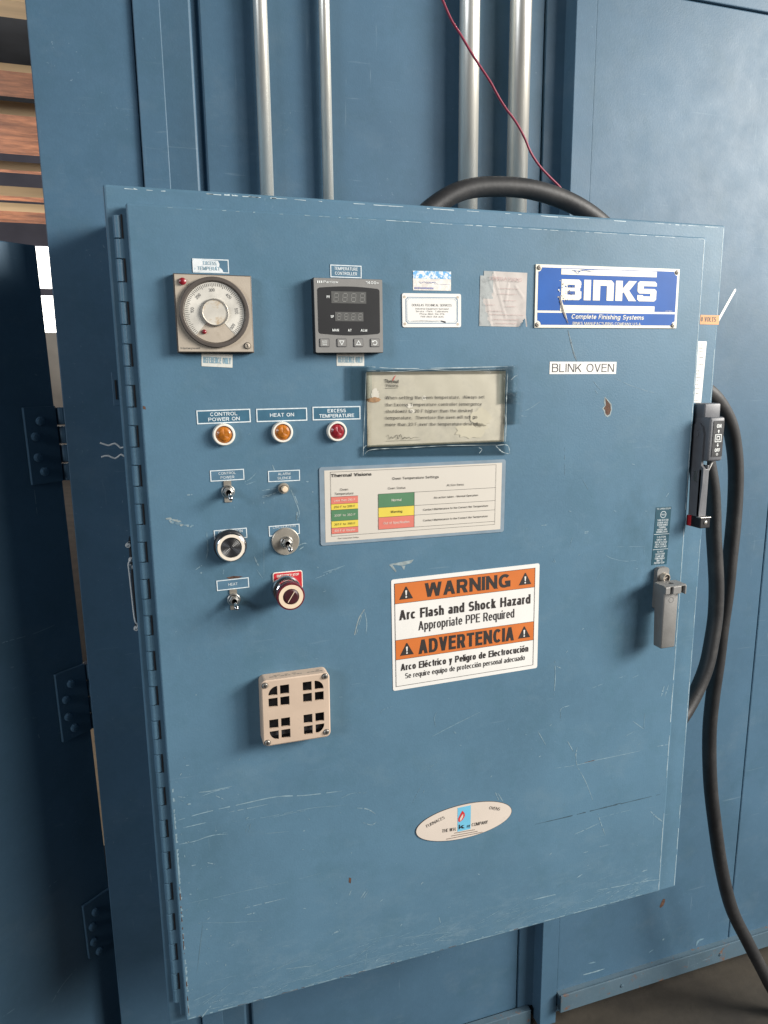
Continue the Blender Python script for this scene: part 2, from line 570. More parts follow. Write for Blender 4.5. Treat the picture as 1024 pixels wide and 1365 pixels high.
def spline(pts, per=8):
    P = [Vector(p) for p in pts]
    P = [P[0] * 2 - P[1]] + P + [P[-1] * 2 - P[-2]]
    out = []
    for i in range(1, len(P) - 2):
        a, b_, c, d = P[i - 1], P[i], P[i + 1], P[i + 2]
        for k in range(per):
            t = k / per
            out.append(0.5 * ((2 * b_) + (c - a) * t + (2 * a - 5 * b_ + 4 * c - d) * t * t + (3 * b_ - a - 3 * c + d) * t ** 3))
    out.append(P[-2])
    return out


def tube(bm, pts, r, n=14, mi=0, caps=True):
    pts = [Vector(p) for p in pts]
    rows = []
    up = None
    for i, p in enumerate(pts):
        t = (pts[min(i + 1, len(pts) - 1)] - pts[max(i - 1, 0)]).normalized()
        if up is None:
            up = t.orthogonal().normalized()
        else:
            up = (up - t * up.dot(t)).normalized()
        s = t.cross(up)
        rr = r[i] if isinstance(r, list) else r
        rows.append([bm.verts.new(p + (up * math.cos(2 * math.pi * k / n) + s * math.sin(2 * math.pi * k / n)) * rr) for k in range(n)])
    for a, c in zip(rows, rows[1:]):
        for k in range(n):
            f = bm.faces.new([a[k], a[(k + 1) % n], c[(k + 1) % n], c[k]])
            f.material_index = mi
            f.smooth = True
    if caps:
        bm.faces.new(rows[0][::-1]).material_index = mi
        bm.faces.new(rows[-1]).material_index = mi


# --- lettering: a plain grotesque drawn as strokes, so that weight and width can follow each sign
X_ = 0.73


def glyph(c, t):
    """advance width and strokes in cap heights.  V x y0 y1 side | H x0 x1 y side | D x0 y0 s0 x1 y1 s1 | A x0 x1 y0 y1 a0 a1"""
    m = 0.5
    G = {
        'A': (.72, [('D', 0, 0, -1, .36, 1, 0), ('D', .72, 0, 1, .36, 1, 0), ('H', .14, .58, .32, 0)]),
        'B': (.66, [('V', 0, 0, 1, -1), ('H', 0, .39, 1, 1), ('H', 0, .40, .53, 0), ('H', 0, .40, 0, -1), ('A', .14, .63, .53 - t / 2, 1, -90, 90), ('A', .12, .66, 0, .53 + t / 2, -90, 90)]),
        'C': (.70, [('A', 0, .70, 0, 1, 42, 318)]),
        'D': (.70, [('V', 0, 0, 1, -1), ('H', 0, .34, 1, 1), ('H', 0, .34, 0, -1), ('A', -.02, .70, 0, 1, -90, 90)]),
        'E': (.58, [('V', 0, 0, 1, -1), ('H', 0, .58, 1, 1), ('H', 0, .54, .53, 0), ('H', 0, .58, 0, -1)]),
        'F': (.55, [('V', 0, 0, 1, -1), ('H', 0, .55, 1, 1), ('H', 0, .50, .50, 0)]),
        'G': (.74, [('A', 0, .74, 0, 1, 42, 322), ('V', .74, .04, .50, 1), ('H', .40, .74, .50, 1)]),
        'H': (.70, [('V', 0, 0, 1, -1), ('V', .70, 0, 1, 1), ('H', 0, .70, .52, 0)]),
        'I': (.14, [('V', .07, 0, 1, 0)]),
        'J': (.50, [('V', .50, .27, 1, 1), ('A', 0, .50, 0, .56, 180, 360)]),
        'K': (.70, [('V', 0, 0, 1, -1), ('D', .10, .36, 0, .68, 1, 1), ('D', .27, .56, 0, .70, 0, 1)]),
        'L': (.54, [('V', 0, 0, 1, -1), ('H', 0, .54, 0, -1)]),
        'M': (.84, [('V', 0, 0, 1, -1), ('V', .84, 0, 1, 1), ('D', .07, 1, 0, .42, 0, 0), ('D', .77, 1, 0, .42, 0, 0)]),
        'N': (.70, [('V', 0, 0, 1, -1), ('V', .70, 0, 1, 1), ('D', .07, 1, 0, .63, 0, 0)]),
        'O': (.76, [('A', 0, .76, 0, 1, 0, 360)]),
        'P': (.64, [('V', 0, 0, 1, -1), ('H', 0, .38, 1, 1), ('H', 0, .38, .45, 0), ('A', .12, .64, .45 - t / 2, 1, -90, 90)]),
        'Q': (.76, [('A', 0, .76, 0, 1, 0, 360), ('D', .76, -.03, 1, .42, .28, 0)]),
        'R': (.68, [('V', 0, 0, 1, -1), ('H', 0, .38, 1, 1), ('H', 0, .38, .47, 0), ('A', .12, .65, .47 - t / 2, 1, -90, 90), ('D', .68, 0, 1, .38, .47, 0)]),
        'S': (.64, [('A', .02, .62, .5 - t / 2, 1, 28, 270), ('A', 0, .64, 0, .5 + t / 2, -152, 90)]),
        'T': (.62, [('H', 0, .62, 1, 1), ('V', .31, 0, 1, 0)]),
        'U': (.68, [('V', 0, .31, 1, -1), ('V', .68, .31, 1, 1), ('A', 0, .68, 0, .64, 180, 360)]),
        'V': (.68, [('D', 0, 1, -1, .34, 0, 0), ('D', .68, 1, 1, .34, 0, 0)]),
        'W': (1.0, [('D', 0, 1, -1, .26, 0, 0), ('D', .50, 1, 0, .26, 0, 0), ('D', .50, 1, 0, .74, 0, 0), ('D', 1.0, 1, 1, .74, 0, 0)]),
        'X': (.66, [('D', 0, 0, -1, .66, 1, 1), ('D', 0, 1, -1, .66, 0, 1)]),
        'Y': (.66, [('D', 0, 1, -1, .33, .40, 0), ('D', .66, 1, 1, .33, .40, 0), ('V', .33, 0, .46, 0)]),
        'Z': (.60, [('H', 0, .60, 1, 1), ('H', 0, .60, 0, -1), ('D', 0, 0, -1, .60, 1, 1)]),
        'a': (.52, [('A', .03, .50, .25, X_, 0, 152), ('V', .50, 0, .50, 1), ('A', 0, .46, 0, .44, 90, 270), ('H', .23, .48, .44, 1), ('H', .23, .42, 0, -1)]),
        'b': (.56, [('V', 0, 0, 1, -1), ('A', 0, .56, 0, X_, 0, 360)]),
        'c': (.52, [('A', 0, .54, 0, X_, 44, 316)]),
        'd': (.56, [('V', .56, 0, 1, 1), ('A', 0, .56, 0, X_, 0, 360)]),
        'e': (.54, [('A', 0, .55, 0, X_, 0, 318), ('H', .04, .54, .375, 0)]),
        'f': (.32, [('V', .08, 0, .80, -1), ('A', .08, .50, .58, 1, 92, 180), ('H', 0, .31, X_, 1)]),
        'g': (.56, [('A', 0, .56, 0, X_, 0, 360), ('V', .56, .0, X_, 1), ('A', 0, .56, -.28, .30, 195, 360)]),
        'h': (.53, [('V', 0, 0, 1, -1), ('A', 0, .53, .21, X_, 0, 180), ('V', .53, 0, .48, 1)]),
        'i': (.14, [('V', .07, 0, X_, 0), ('V', .07, .85, 1, 0)]),
        'j': (.16, [('V', .09, -.2, X_, 0), ('V', .09, .85, 1, 0), ('H', -.06, .12, -.28, -1)]),
        'k': (.54, [('V', 0, 0, 1, -1), ('D', .06, .26, 0, .50, X_, 1), ('D', .20, .43, 0, .54, 0, 1)]),
        'l': (.14, [('V', .07, 0, 1, 0)]),
        'm': (.86, [('V', 0, 0, X_, -1), ('A', 0, .48, .25, X_, 0, 180), ('V', .48, 0, .49, 1), ('A', .38, .86, .25, X_, 0, 180), ('V', .86, 0, .49, 1)]),
        'n': (.53, [('V', 0, 0, X_, -1), ('A', 0, .53, .21, X_, 0, 180), ('V', .53, 0, .48, 1)]),
        'o': (.56, [('A', 0, .56, 0, X_, 0, 360)]),
        'p': (.56, [('V', 0, -.28, X_, -1), ('A', 0, .56, 0, X_, 0, 360)]),
        'q': (.56, [('V', .56, -.28, X_, 1), ('A', 0, .56, 0, X_, 0, 360)]),
        'r': (.34, [('V', 0, 0, X_, -1), ('A', 0, .56, .22, X_, 80, 180)]),
        's': (.48, [('A', .02, .46, .365 - t / 2, X_, 28, 270), ('A', 0, .48, 0, .365 + t / 2, -152, 90)]),
        't': (.32, [('V', .08, .18, .94, -1), ('A', .08, .46, 0, .38, 180, 275), ('H', 0, .31, X_, 1)]),
        'u': (.53, [('V', 0, .25, X_, -1), ('A', 0, .53, 0, .52, 180, 360), ('V', .53, 0, X_, 1)]),
        'v': (.52, [('D', 0, X_, -1, .26, 0, 0), ('D', .52, X_, 1, .26, 0, 0)]),
        'w': (.76, [('D', 0, X_, -1, .20, 0, 0), ('D', .38, X_, 0, .20, 0, 0), ('D', .38, X_, 0, .56, 0, 0), ('D', .76, X_, 1, .56, 0, 0)]),
        'x': (.50, [('D', 0, 0, -1, .50, X_, 1), ('D', 0, X_, -1, .50, 0, 1)]),
        'y': (.52, [('D', 0, X_, -1, .27, 0, 0), ('D', .52, X_, 1, .17, -.28, 0)]),
        'z': (.46, [('H', 0, .46, X_, 1), ('H', 0, .46, 0, -1), ('D', 0, 0, -1, .46, X_, 1)]),
        '0': (.56, [('A', 0, .56, 0, 1, 0, 360)]),
        '1': (.36, [('V', .36, 0, 1, 1), ('D', .02, .72, 0, .32, 1, 0)]),
        '2': (.54, [('A', 0, .54, .42, 1, -25, 170), ('D', .02, 0, -1, .52, .62, 1), ('H', 0, .54, 0, -1)]),
        '3': (.54, [('A', .02, .52, .5 - t / 2, 1, -90, 150), ('A', 0, .54, 0, .5 + t / 2, -152, 90)]),
        '4': (.56, [('V', .44, 0, 1, 1), ('D', 0, .25, -1, .42, 1, 1), ('H', 0, .56, .27, 0)]),
        '5': (.54, [('H', .06, .50, 1, 1), ('V', .06, .45, 1, -1), ('A', 0, .54, 0, .64, -152, 140)]),
        '6': (.54, [('A', 0, .54, 0, .62, 0, 360), ('A', 0, .58, .06, 1, 70, 180)]),
        '7': (.52, [('H', 0, .52, 1, 1), ('D', .14, 0, 0, .52, 1, 1)]),
        '8': (.54, [('A', .02, .52, .5 - t / 2, 1, 0, 360), ('A', 0, .54, 0, .5 + t / 2, 0, 360)]),
        '9': (.54, [('A', 0, .54, .38, 1, 0, 360), ('A', -.04, .54, 0, .94, -110, 0)]),
        '.': (.14, [('V', .07, 0, .15, 0)]),
        ',': (.14, [('V', .07, -.12, .14, 0)]),
        '-': (.30, [('H', 0, .30, .40, 0)]),
        '+': (.50, [('H', 0, .50, .45, 0), ('V', .25, .20, .70, 0)]),
        '(': (.22, [('A', 0, .60, -.2, 1.05, 115, 245)]),
        ')': (.22, [('A', -.38, .22, -.2, 1.05, -65, 65)]),
        '\u2022': (.24, [('V', .12, .30, .54, 0)]),
        ':': (.14, [('V', .07, 0, .15, 0), ('V', .07, .55, .70, 0)]),
    }
    if c == ' ':
        return .30, []
    if c in '\u00e9\u00f3':
        w_, s_ = G['e' if c == '\u00e9' else 'o']
        return w_, s_ + [('D', .22, .82, 0, .38, 1.02, 0)]
    return G.get(c, (.4, []))


def text(bm, s, x, y, h, w=None, z=0.0, bold=0.0, align='C', mi=0, ang=0.0, shear=0.0, serif=False):
    """s with cap height h; (x, y) is the middle of the cap height at the left/centre/right; w squeezes to a width"""
    t = max(0.085, min(0.24, 0.118 + bold * 3.4))
    gap = (0.118 - 0.22 * (t - 0.118)) if not serif else 0.15
    gl = [glyph(c, t) for c in s]
    total = sum(g[0] for g in gl) + gap * (len(s) - 1)
    sx = (w / h / total) if w else 1.0
    th = t if sx > 0.62 else t * (0.55 + 0.45 * sx / 0.62)
    W_ = total * sx
    off = {'L': 0.0, 'C': -W_ / 2, 'R': -W_}[align]
    ca, sa = math.cos(ang), math.sin(ang)
    state = [0]

    def quad(pts):
        vs = []
        for px, py in pts:
            lx_, ly_ = (px + off + shear * py) * h, (py - 0.5) * h
            vs.append(bm.verts.new((x + lx_ * ca - ly_ * sa, y + lx_ * sa + ly_ * ca, z + state[0] * 7e-6)))
        f_ = bm.faces.new(vs)
        f_.normal_update()
        if f_.normal.z < 0:
            f_.normal_flip()
        f_.material_index = mi

    pen = 0.0
    for adv, strokes in gl:
        state[0] = 0
        for st in strokes:
            k = st[0]
            state[0] += 1
            if k == 'V':
                _, vx, y0, y1, sd = st
                cx_ = pen + vx * sx - sd * th / 2
                if vx * sx * 2 < th and sd == 0 and adv < .2:
                    cx_ = pen + vx * sx
                quad([(cx_ - th / 2, y0), (cx_ + th / 2, y0), (cx_ + th / 2, y1), (cx_ - th / 2, y1)])
                if serif:
                    state[0] += 1
                    for yy, up_ in ((y0, 1), (y1, -1)):
                        if min(abs(yy), abs(yy - X_), abs(yy - 1), abs(yy + .28)) < .01:
                            quad([(cx_ - .12, yy), (cx_ + .12, yy), (cx_ + .12, yy + .05 * up_), (cx_ - .12, yy + .05 * up_)])
            elif k == 'H':
                _, x0, x1, vy, sd = st
                ht = th * (0.88 if not serif else 0.6)
                yc = vy - sd * ht / 2
                quad([(pen + x0 * sx, yc - ht / 2), (pen + x1 * sx, yc - ht / 2), (pen + x1 * sx, yc + ht / 2), (pen + x0 * sx, yc + ht / 2)])
            elif k == 'D':
                _, x0, y0, s0_, x1, y1, s1_ = st
                dx, dy = (x1 - x0) * sx, y1 - y0
                hw_ = th / 2 * math.hypot(dx, dy) / max(abs(dy), 1e-4)
                hw_ = min(hw_, th * 1.1)
                a_ = pen + x0 * sx - s0_ * hw_
                b_ = pen + x1 * sx - s1_ * hw_
                quad([(a_ - hw_, y0), (a_ + hw_, y0), (b_ + hw_, y1), (b_ - hw_, y1)])
            else:
                _, x0, x1, y0, y1, a0, a1 = st
                cx_, cy_ = pen + (x0 + x1) / 2 * sx, (y0 + y1) / 2
                ro = ((x1 - x0) / 2 * sx, (y1 - y0) / 2)
                ri = (max(0.01, ro[0] - th), max(0.01, ro[1] - th * (0.90 if not serif else 0.7)))
                n = max(6, int(abs(a1 - a0) / 15))
                p = 2.25   # slightly squared bowls

                def se(a, r):
                    c_, s_ = math.cos(a), math.sin(a)
                    q = (abs(c_) ** p + abs(s_) ** p) ** (-1 / p)
                    return (cx_ + r[0] * c_ * q, cy_ + r[1] * s_ * q)
                for i in range(n):
                    b0_ = math.radians(a0 + (a1 - a0) * i / n)
                    b1_ = math.radians(a0 + (a1 - a0) * (i + 1) / n)
                    quad([se(b0_, ri), se(b0_, ro), se(b1_, ro), se(b1_, ri)])
        pen += (adv + gap) * sx


class Frame:
    """a rectangle on a plane y = const that faces the viewer, found from its corners in the photograph.
    local x right, local y up, local z out of the plane; origin at its centre"""

    def __init__(self, tl, tr, bl, br, y=0.0):
        a, b_, c, d = at(tl, y), at(tr, y), at(bl, y), at(br, y)
        u = ((b_ - a) + (d - c)).normalized()
        v = ((a - c) + (b_ - d)).normalized()
        v = (v - u * v.dot(u)).normalized()
        n = u.cross(v)
        self.W = ((b_ - a).length + (d - c).length) / 2
        self.H = ((a - c).length + (b_ - d).length) / 2
        o = (a + b_ + c + d) / 4
        self.M = Matrix(((u.x, v.x, n.x, o.x), (u.y, v.y, n.y, o.y), (u.z, v.z, n.z, o.z), (0, 0, 0, 1)))
        self.I = self.M.inverted()
        self.y = y
        self.mm = self.H / (((tl[1] - bl[1]) ** 2 + (tl[0] - bl[0]) ** 2) ** 0.5)   # metres per photo pixel, about

    def L(self, p):
        q = self.I @ at(p, self.y)
        return (q.x, q.y)

    def T(self, bm, s, pl, pr, hpx, z=0.0003, bold=0.0, mi=0, shear=0.0, serif=False):
        a, b_ = self.L(pl), self.L(pr)
        wd = math.hypot(b_[0] - a[0], b_[1] - a[1])
        text(bm, s, (a[0] + b_[0]) / 2, (a[1] + b_[1]) / 2, hpx * self.mm, wd, z, bold, 'C', mi, math.atan2(b_[1] - a[1], b_[0] - a[0]), shear, serif)


def face_matrix(x, y, z):
    """local x right, y up, z toward the viewer, at world x, y, z"""
    return Matrix(((1, 0, 0, x), (0, 0, -1, y), (0, 1, 0, z), (0, 0, 0, 1)))


def fm(p, y=0.0):
    q = at(p, y)
    return face_matrix(q.x, q.y, q.z)


# ================================================================== SETTING
bm = NB()
rect(bm, -25, 25, -25, 40, 0.0)
tag(mk('floor', bm, M_CONC), None, None, kind='structure')

YR = 0.315     # recessed oven wall
YP = 0.28      # standing panel on the right
TOPZ = 3.3
oven = thing('industrial_oven', 'large blue sheet metal oven wall with vertical seams, standing behind the control cabinet', 'oven', (1.2, 0.5, 0.0))


def wall_part(name, x0, x1, y0, y1, z0, z1, m=M_OVEN, bev=0.0015, label=None):
    b_ = NB()
    box(b_, x0, x1, y0, y1, z0, z1, 0, bev, 2)
    return mk(name, b_, m, Matrix(), oven, label=label)


wall_part('oven_shell', -0.06, 2.6, 0.36, 2.6, 0.03, TOPZ, bev=0)
xc0 = at((33, 0), 0.265).x
wall_part('corner_post', xc0, 0.0265, 0.265, 0.355, 0.0, TOPZ)
wall_part('trim_bar', 0.0275, 0.0675, 0.2585, 0.30, 0.02, TOPZ)
wall_part('wall_panel', 0.055, 0.1165, 0.303, 0.355, 0.04, TOPZ, bev=0.004)
xs = at((728, 0), YR).x
xd = at((750, 0), YR).x
wall_part('wall_panel', 0.1285, xs - 0.001, YR, 0.356, 0.05, TOPZ, bev=0.004)
wall_part('wall_panel', xs + 0.001, at((750, 0), YR).x + 0.03, YR - 0.003, 0.3555, 0.05, TOPZ, bev=0.001)
wall_part('seam_channel', 0.10, 0.15, 0.3235, 0.357, 0.05, TOPZ)
x763 = at((763, 130), YP).x
x793 = at((790, 130), YP).x
wall_part('panel_flange', x763, x793, YP - 0.004, 0.353, 0.02, TOPZ, bev=0.0012)
zt = at((975, 10), YP).z
wall_part('side_panel', x793 + 0.0005, 1.3615, YP, 0.354, 0.045, zt, bev=0.0025)
wall_part('side_panel', 1.3645, 2.6, YP + 0.001, 0.354, 0.045, zt, bev=0.003)
wall_part('upper_panel', x793 + 0.0005, 2.6, YP - 0.006, 0.353, zt + 0.0003, TOPZ, bev=0.002)
# angle irons along the foot
b_ = NB()
zr1, zr0 = at((743, 1330), YP - 0.02).z, at((743, 1352), YP - 0.02).z
box(b_, x793 + 0.002, 2.6, YP - 0.020, YP - 0.016, zr0, zr1, 0, 0.001)
box(b_, x793 + 0.002, 2.6, YP - 0.016, YP + 0.03, zr0, zr0 + 0.004)
box(b_, x793 + 0.002, 2.6, YP - 0.0155, YP + 0.004, zr1 - 0.012, zr1 - 0.004)
for xx in (1.02, 1.32, 1.62):
    lathe_b = NB()
    lathe(lathe_b, [(0.005, 0), (0.005, 0.0015), (0.0, 0.0025)], n=6)
    lathe_b.transform(face_matrix(xx, YP - 0.020, (zr0 + zr1) / 2))
    me_ = bpy.data.meshes.new('t')
    lathe_b.to_mesh(me_)
    lathe_b.free()
    b_.from_mesh(me_)
mk('base_rail', b_, M_RAIL, Matrix(), oven)
b_ = NB()
zl = at((690, 1352), YR - 0.02).z
box(b_, 0.13, at((708, 1352), YR - 0.02).x, YR - 0.02, YR - 0.003, zl - 0.045, zl, 0, 0.0015)
mk('base_rail', b_, M_RAIL, Matrix(), oven)

# --- open oven door leaf on the left with its three hinges
al = math.radians(38)
P1 = at((48, 327), 0.335)
P2 = at((137, 1110), 0.335)
vv = (P1 - P2).normalized()
uu = Vector((math.cos(al), math.sin(al), 0))
uu = (uu - vv * uu.dot(vv)).normalized()
nn = uu.cross(vv)
ML = Matrix(((uu.x, vv.x, nn.x, P1.x), (uu.y, vv.y, nn.y, P1.y), (uu.z, vv.z, nn.z, P1.z), (0, 0, 0, 1)))
HL = (P1.z - 0.05) / vv.z
bm = NB()
box(bm, -0.9, 0.0, -HL, 0.0, -0.045, 0.0, 0, 0.002)


def leaf(p):
    q = ML.inverted() @ on_plane(p, P1, nn)
    return (q.x, q.y)


def ribbon(bm, pts, width, z, mi, jit=0.35, gap=0.0):
    """a worn line: strips of uneven width along pts (2D), a few breaks"""
    P = spline([Vector((p[0], p[1], 0)) for p in pts], 7)
    L_ = []
    for i, p in enumerate(P):
        t = (P[min(i + 1, len(P) - 1)] - P[max(i - 1, 0)])
        if t.length < 1e-9:
            t = Vector((1, 0, 0))
        t.normalize()
        n = Vector((-t.y, t.x, 0))
        e = math.sin(math.pi * min(1, max(0.0, i / (len(P) - 1))))
        wd = width * (0.25 + 0.75 * e ** 0.6) * (1 + random.uniform(-jit, jit)) / 2
        L_.append((p + n * wd, p - n * wd))
    for i in range(len(L_) - 1):
        if random.random() < gap:
            continue
        a, c = L_[i], L_[i + 1]
        f = bm.faces.new([bm.verts.new((q.x, q.y, z)) for q in (a[0], a[1], c[1], c[0])])
        f.normal_update()
        if f.normal.z < 0:
            f.normal_flip()
        f.material_index = mi


zz = zoom(0, 400, 2.73)
for pts in ([(10, 1245), (60, 1232), (120, 1215), (200, 1182)], [(0, 1250), (40, 1238)], [(125, 690), (135, 780)]):
    ribbon(bm, [leaf(zz(*p)) for p in pts], 0.0012, 0.0004, 1, gap=0.25)
zz = zoom(0, 860, 2.704)
for pts in ([(165, 880), (205, 848)], [(185, 1290), (225, 1225), (275, 1165)], [(125, 280), (155, 375)], [(10, 1340), (60, 1305)]):
    ribbon(bm, [leaf(zz(*p)) for p in pts], 0.0012, 0.0004, 1, gap=0.25)
leafo = mk('oven_door', bm, [M_OVEN, M_FAINT], ML, oven, label='open oven door leaf hanging in shade at the left')
hz1 = zoom(0, 400, 2.73)
hz2 = zoom(0, 860, 2.704)
HINGES = [
    ([hz1(78, 392), hz1(185, 385), hz1(208, 660), hz1(110, 672)], [hz1(137, 440), hz1(120, 497), hz1(130, 572), hz1(153, 623)]),
    ([hz2(192, 105), hz2(297, 65), hz2(310, 300), hz2(222, 355)], [hz2(247, 135), hz2(230, 193), hz2(238, 254), hz2(260, 293)]),
    ([hz2(290, 942), hz2(378, 878), hz2(398, 1070), hz2(318, 1120)], [hz2(335, 955), hz2(325, 1008), hz2(330, 1062), hz2(350, 1095)]),
]
for corners, bolts in HINGES:
    c = [leaf(p) for p in corners]
    x0 = (c[0][0] + c[3][0]) / 2
    y1 = (c[0][1] + c[1][1]) / 2
    y0 = (c[2][1] + c[3][1]) / 2
    bm = NB()
    box(bm, x0, -0.002, y0, y1, 0.0005, 0.0065, 0, 0.0008)
    for p in bolts:
        q = leaf(p)
        qx = min(-0.012, max(x0 + 0.01, q[0]))
        lathe(bm, [(0.0075, 0.0065), (0.0075, 0.0115), (0.0055, 0.013), (0.0, 0.0135)], qx, q[1], 10, 0)
    h4 = (y1 - y0) / 4
    for k in range(4):
        old = set(bm.verts)
        seg_b = NB()
        lathe(seg_b, [(0.0115, 0.0), (0.0125, 0.001), (0.0125, h4 - 0.004), (0.0115, h4 - 0.003), (0.0, h4 - 0.003)], 0, 0, 18)
        seg_b.transform(Matrix(((1, 0, 0, 0.0125), (0, 0, 1, y0 + k * h4), (0, -1, 0, 0.0005), (0, 0, 0, 1))))
        me_ = bpy.data.meshes.new('t')
        seg_b.to_mesh(me_)
        seg_b.free()
        bm.from_mesh(me_)
    mk('hinge', bm, M_OVEN, ML, leafo)

# --- the hall behind
YF = 16.0
bm = NB()
zw0, zw1 = at((58, 440), YF).z, at((50, 331), YF).z
xw0, xw1 = at((30, 380), YF).x, at((80, 380), YF).x
box(bm, -14, xw0 - 0.05, YF, YF + 0.2, 0, 7.0)
box(bm, xw1 + 0.05, 6, YF, YF + 0.2, 0, 7.0)
box(bm, xw0 - 0.05, xw1 + 0.05, YF, YF + 0.2, 0, zw0 - 0.05, 1)
box(bm, xw0 - 0.05, xw1 + 0.05, YF, YF + 0.2, zw1 + 0.05, 7.0)
tag(mk('far_wall', bm, [M_FARW, M_FARL]), 'dim far wall of the hall seen under the timber roof', 'wall')
bm = NB()
box(bm, xw0 - 0.05, xw1 + 0.05, YF + 0.10, YF + 0.12, zw0 - 0.05, zw1 + 0.05)
wn = tag(mk('far_window', bm, M_WINDOW), 'bright tall window far behind the gap beside the oven door', 'window')
bm = NB()
zm = at((60, 389), YF).z
box(bm, xw0 - 0.05, xw1 + 0.05, YF + 0.04, YF + 0.09, zm - 0.07, zm + 0.07)
mk('window_frame', bm, M_FARW, Matrix(), wn)
bm = NB()
box(bm, -16, 8, 2.7, 16.0, 6.6, 6.8)
tag(mk('hall_roof', bm, M_ROOF), 'dark roof above the pale timber beams at the upper left', 'roof')
zb = CAM.z + 2.4


def dist_for(py):
    d = ray((25, py))
    return CAM.y + d.y * ((zb - CAM.z) / d.z)


BEAMS = [(-40, 2, 25, 'nearest pale roof beam cut by the top left corner of the photo'),
         (86, 96, 130, 'second roof beam from the top with a thin pale edge and an orange underside'),
         (136, 154, 206, 'third roof beam from the top with the widest orange underside'),
         (216, 227, 231, 'narrow pale roof beam between two dark gaps, without orange underside'),
         (249, 262, 268, 'thin bright orange roof beam above the lowest beam'),
         (271, 282, 297, 'lowest orange roof beam just above the dark far wall')]
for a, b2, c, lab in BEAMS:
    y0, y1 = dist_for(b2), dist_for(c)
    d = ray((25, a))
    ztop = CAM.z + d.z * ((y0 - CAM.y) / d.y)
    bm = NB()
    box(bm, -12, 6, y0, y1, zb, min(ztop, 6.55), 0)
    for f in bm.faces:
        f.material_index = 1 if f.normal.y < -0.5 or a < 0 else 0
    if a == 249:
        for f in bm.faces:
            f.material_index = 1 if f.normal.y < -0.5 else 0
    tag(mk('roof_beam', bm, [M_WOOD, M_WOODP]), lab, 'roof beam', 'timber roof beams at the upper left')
q0 = CAM + ray((122, 985)) * (-CAM.z / ray((122, 985)).z)
q1 = CAM + ray((138, 1105)) * (-CAM.z / ray((138, 1105)).z)
bm = NB()
box(bm, q0.x - 0.7, q0.x + 0.25, q1.y - 0.1, q0.y, 0.0, 0.05, 0, 0.003)
tag(mk('wooden_plank', bm, M_WOODP), 'pale orange wooden plank on the floor behind the oven door gap', 'plank')

# ================================================================== CONTROL CABINET
DW, DH = 0.885, 1.1975
cab = thing('control_cabinet', 'blue steel electrical control cabinet with scratched door, switches and gauges on the oven wall', 'control cabinet', (0.456, 0.16, ZO - 1.215))
bm = NB()
box(bm, -0.0255, 0.938, 0.018, 0.300, ZO - 1.215, ZO + 0.0245, 0, 0.0035, 3)
MD = face_matrix(0, 0, ZO)          # door plane: local x right, y up, z to the viewer, origin at the door's top left corner
body = mk('cabinet_body', bm, M_CAB, Matrix(), cab)
# rubbed bright lip of the body's front edge (worn paint, with the edge highlight put into its colour)


def edge_chips(bm, a, b2, n, wmax, z, mi, cover):
    a, b2 = Vector(a), Vector(b2)
    d = b2 - a
    t = d.normalized()
    nrm = Vector((-t.y, t.x, 0))
    k = 0.0
    while k < 1.0:
        ln = random.uniform(0.3, 1.6) / n
        if random.random() < cover:
            p0 = a + d * k
            p1 = a + d * min(1, k + ln)
            w0, w1 = random.uniform(0.2, 1) * wmax, random.uniform(0.2, 1) * wmax
            f = bm.faces.new([bm.verts.new((q.x, q.y, z)) for q in (p0, p1, p1 + nrm * w1, p0 + nrm * w0)])
            f.normal_update()
            if f.normal.z < 0:
                f.normal_flip()
            f.material_index = mi
        k += ln


# --- door
bm = NB()
box(bm, 0, DW, -DH, 0, -0.016, 0.0, 0, 0.0030, 4)
S = 0.00018


def D(p):
    q = at(p, 0.0)
    return (q.x, q.z - ZO)


edge_chips(bm, (DW - 0.0034, -DH + 0.004, 0), (DW - 0.0034, -0.004, 0), 60, 0.0012, S, 6, 0.93)  # nearly unbroken pale line paints the highlight along the right edge
edge_chips(bm, (0.34, -0.0031, 0), (DW - 0.004, -0.0031, 0), 60, 0.0009, S, 6, 0.6)
edge_chips(bm, (0.03, -0.0031, 0), (0.34, -0.0031, 0), 40, 0.0014, S, 1, 0.35)
edge_chips(bm, (0.0045, -DH + 0.004, 0), (0.0045, -0.80, 0), 90, -0.0035, S, 1, 0.55)
edge_chips(bm, (0.0045, -DH + 0.004, 0), (0.0045, -0.95, 0), 40, -0.0016, S * 1.5, 3, 0.25)
edge_chips(bm, (0.004, -DH + 0.0034, 0), (DW - 0.004, -DH + 0.0034, 0), 130, 0.0020, S, 1, 0.6)
edge_chips(bm, (0.004, -DH + 0.0034, 0), (DW - 0.3, -DH + 0.0034, 0), 60, 0.0012, S * 1.5, 3, 0.2)


def sc(zf, pts, wpx=1.2, mi=1, gap=0.12, jit=0.5):
    P = [D(zf(*p)) for p in pts]
    ribbon(bm, P, wpx * 0.0011, S * random.uniform(0.7, 1.6), mi, jit, gap)


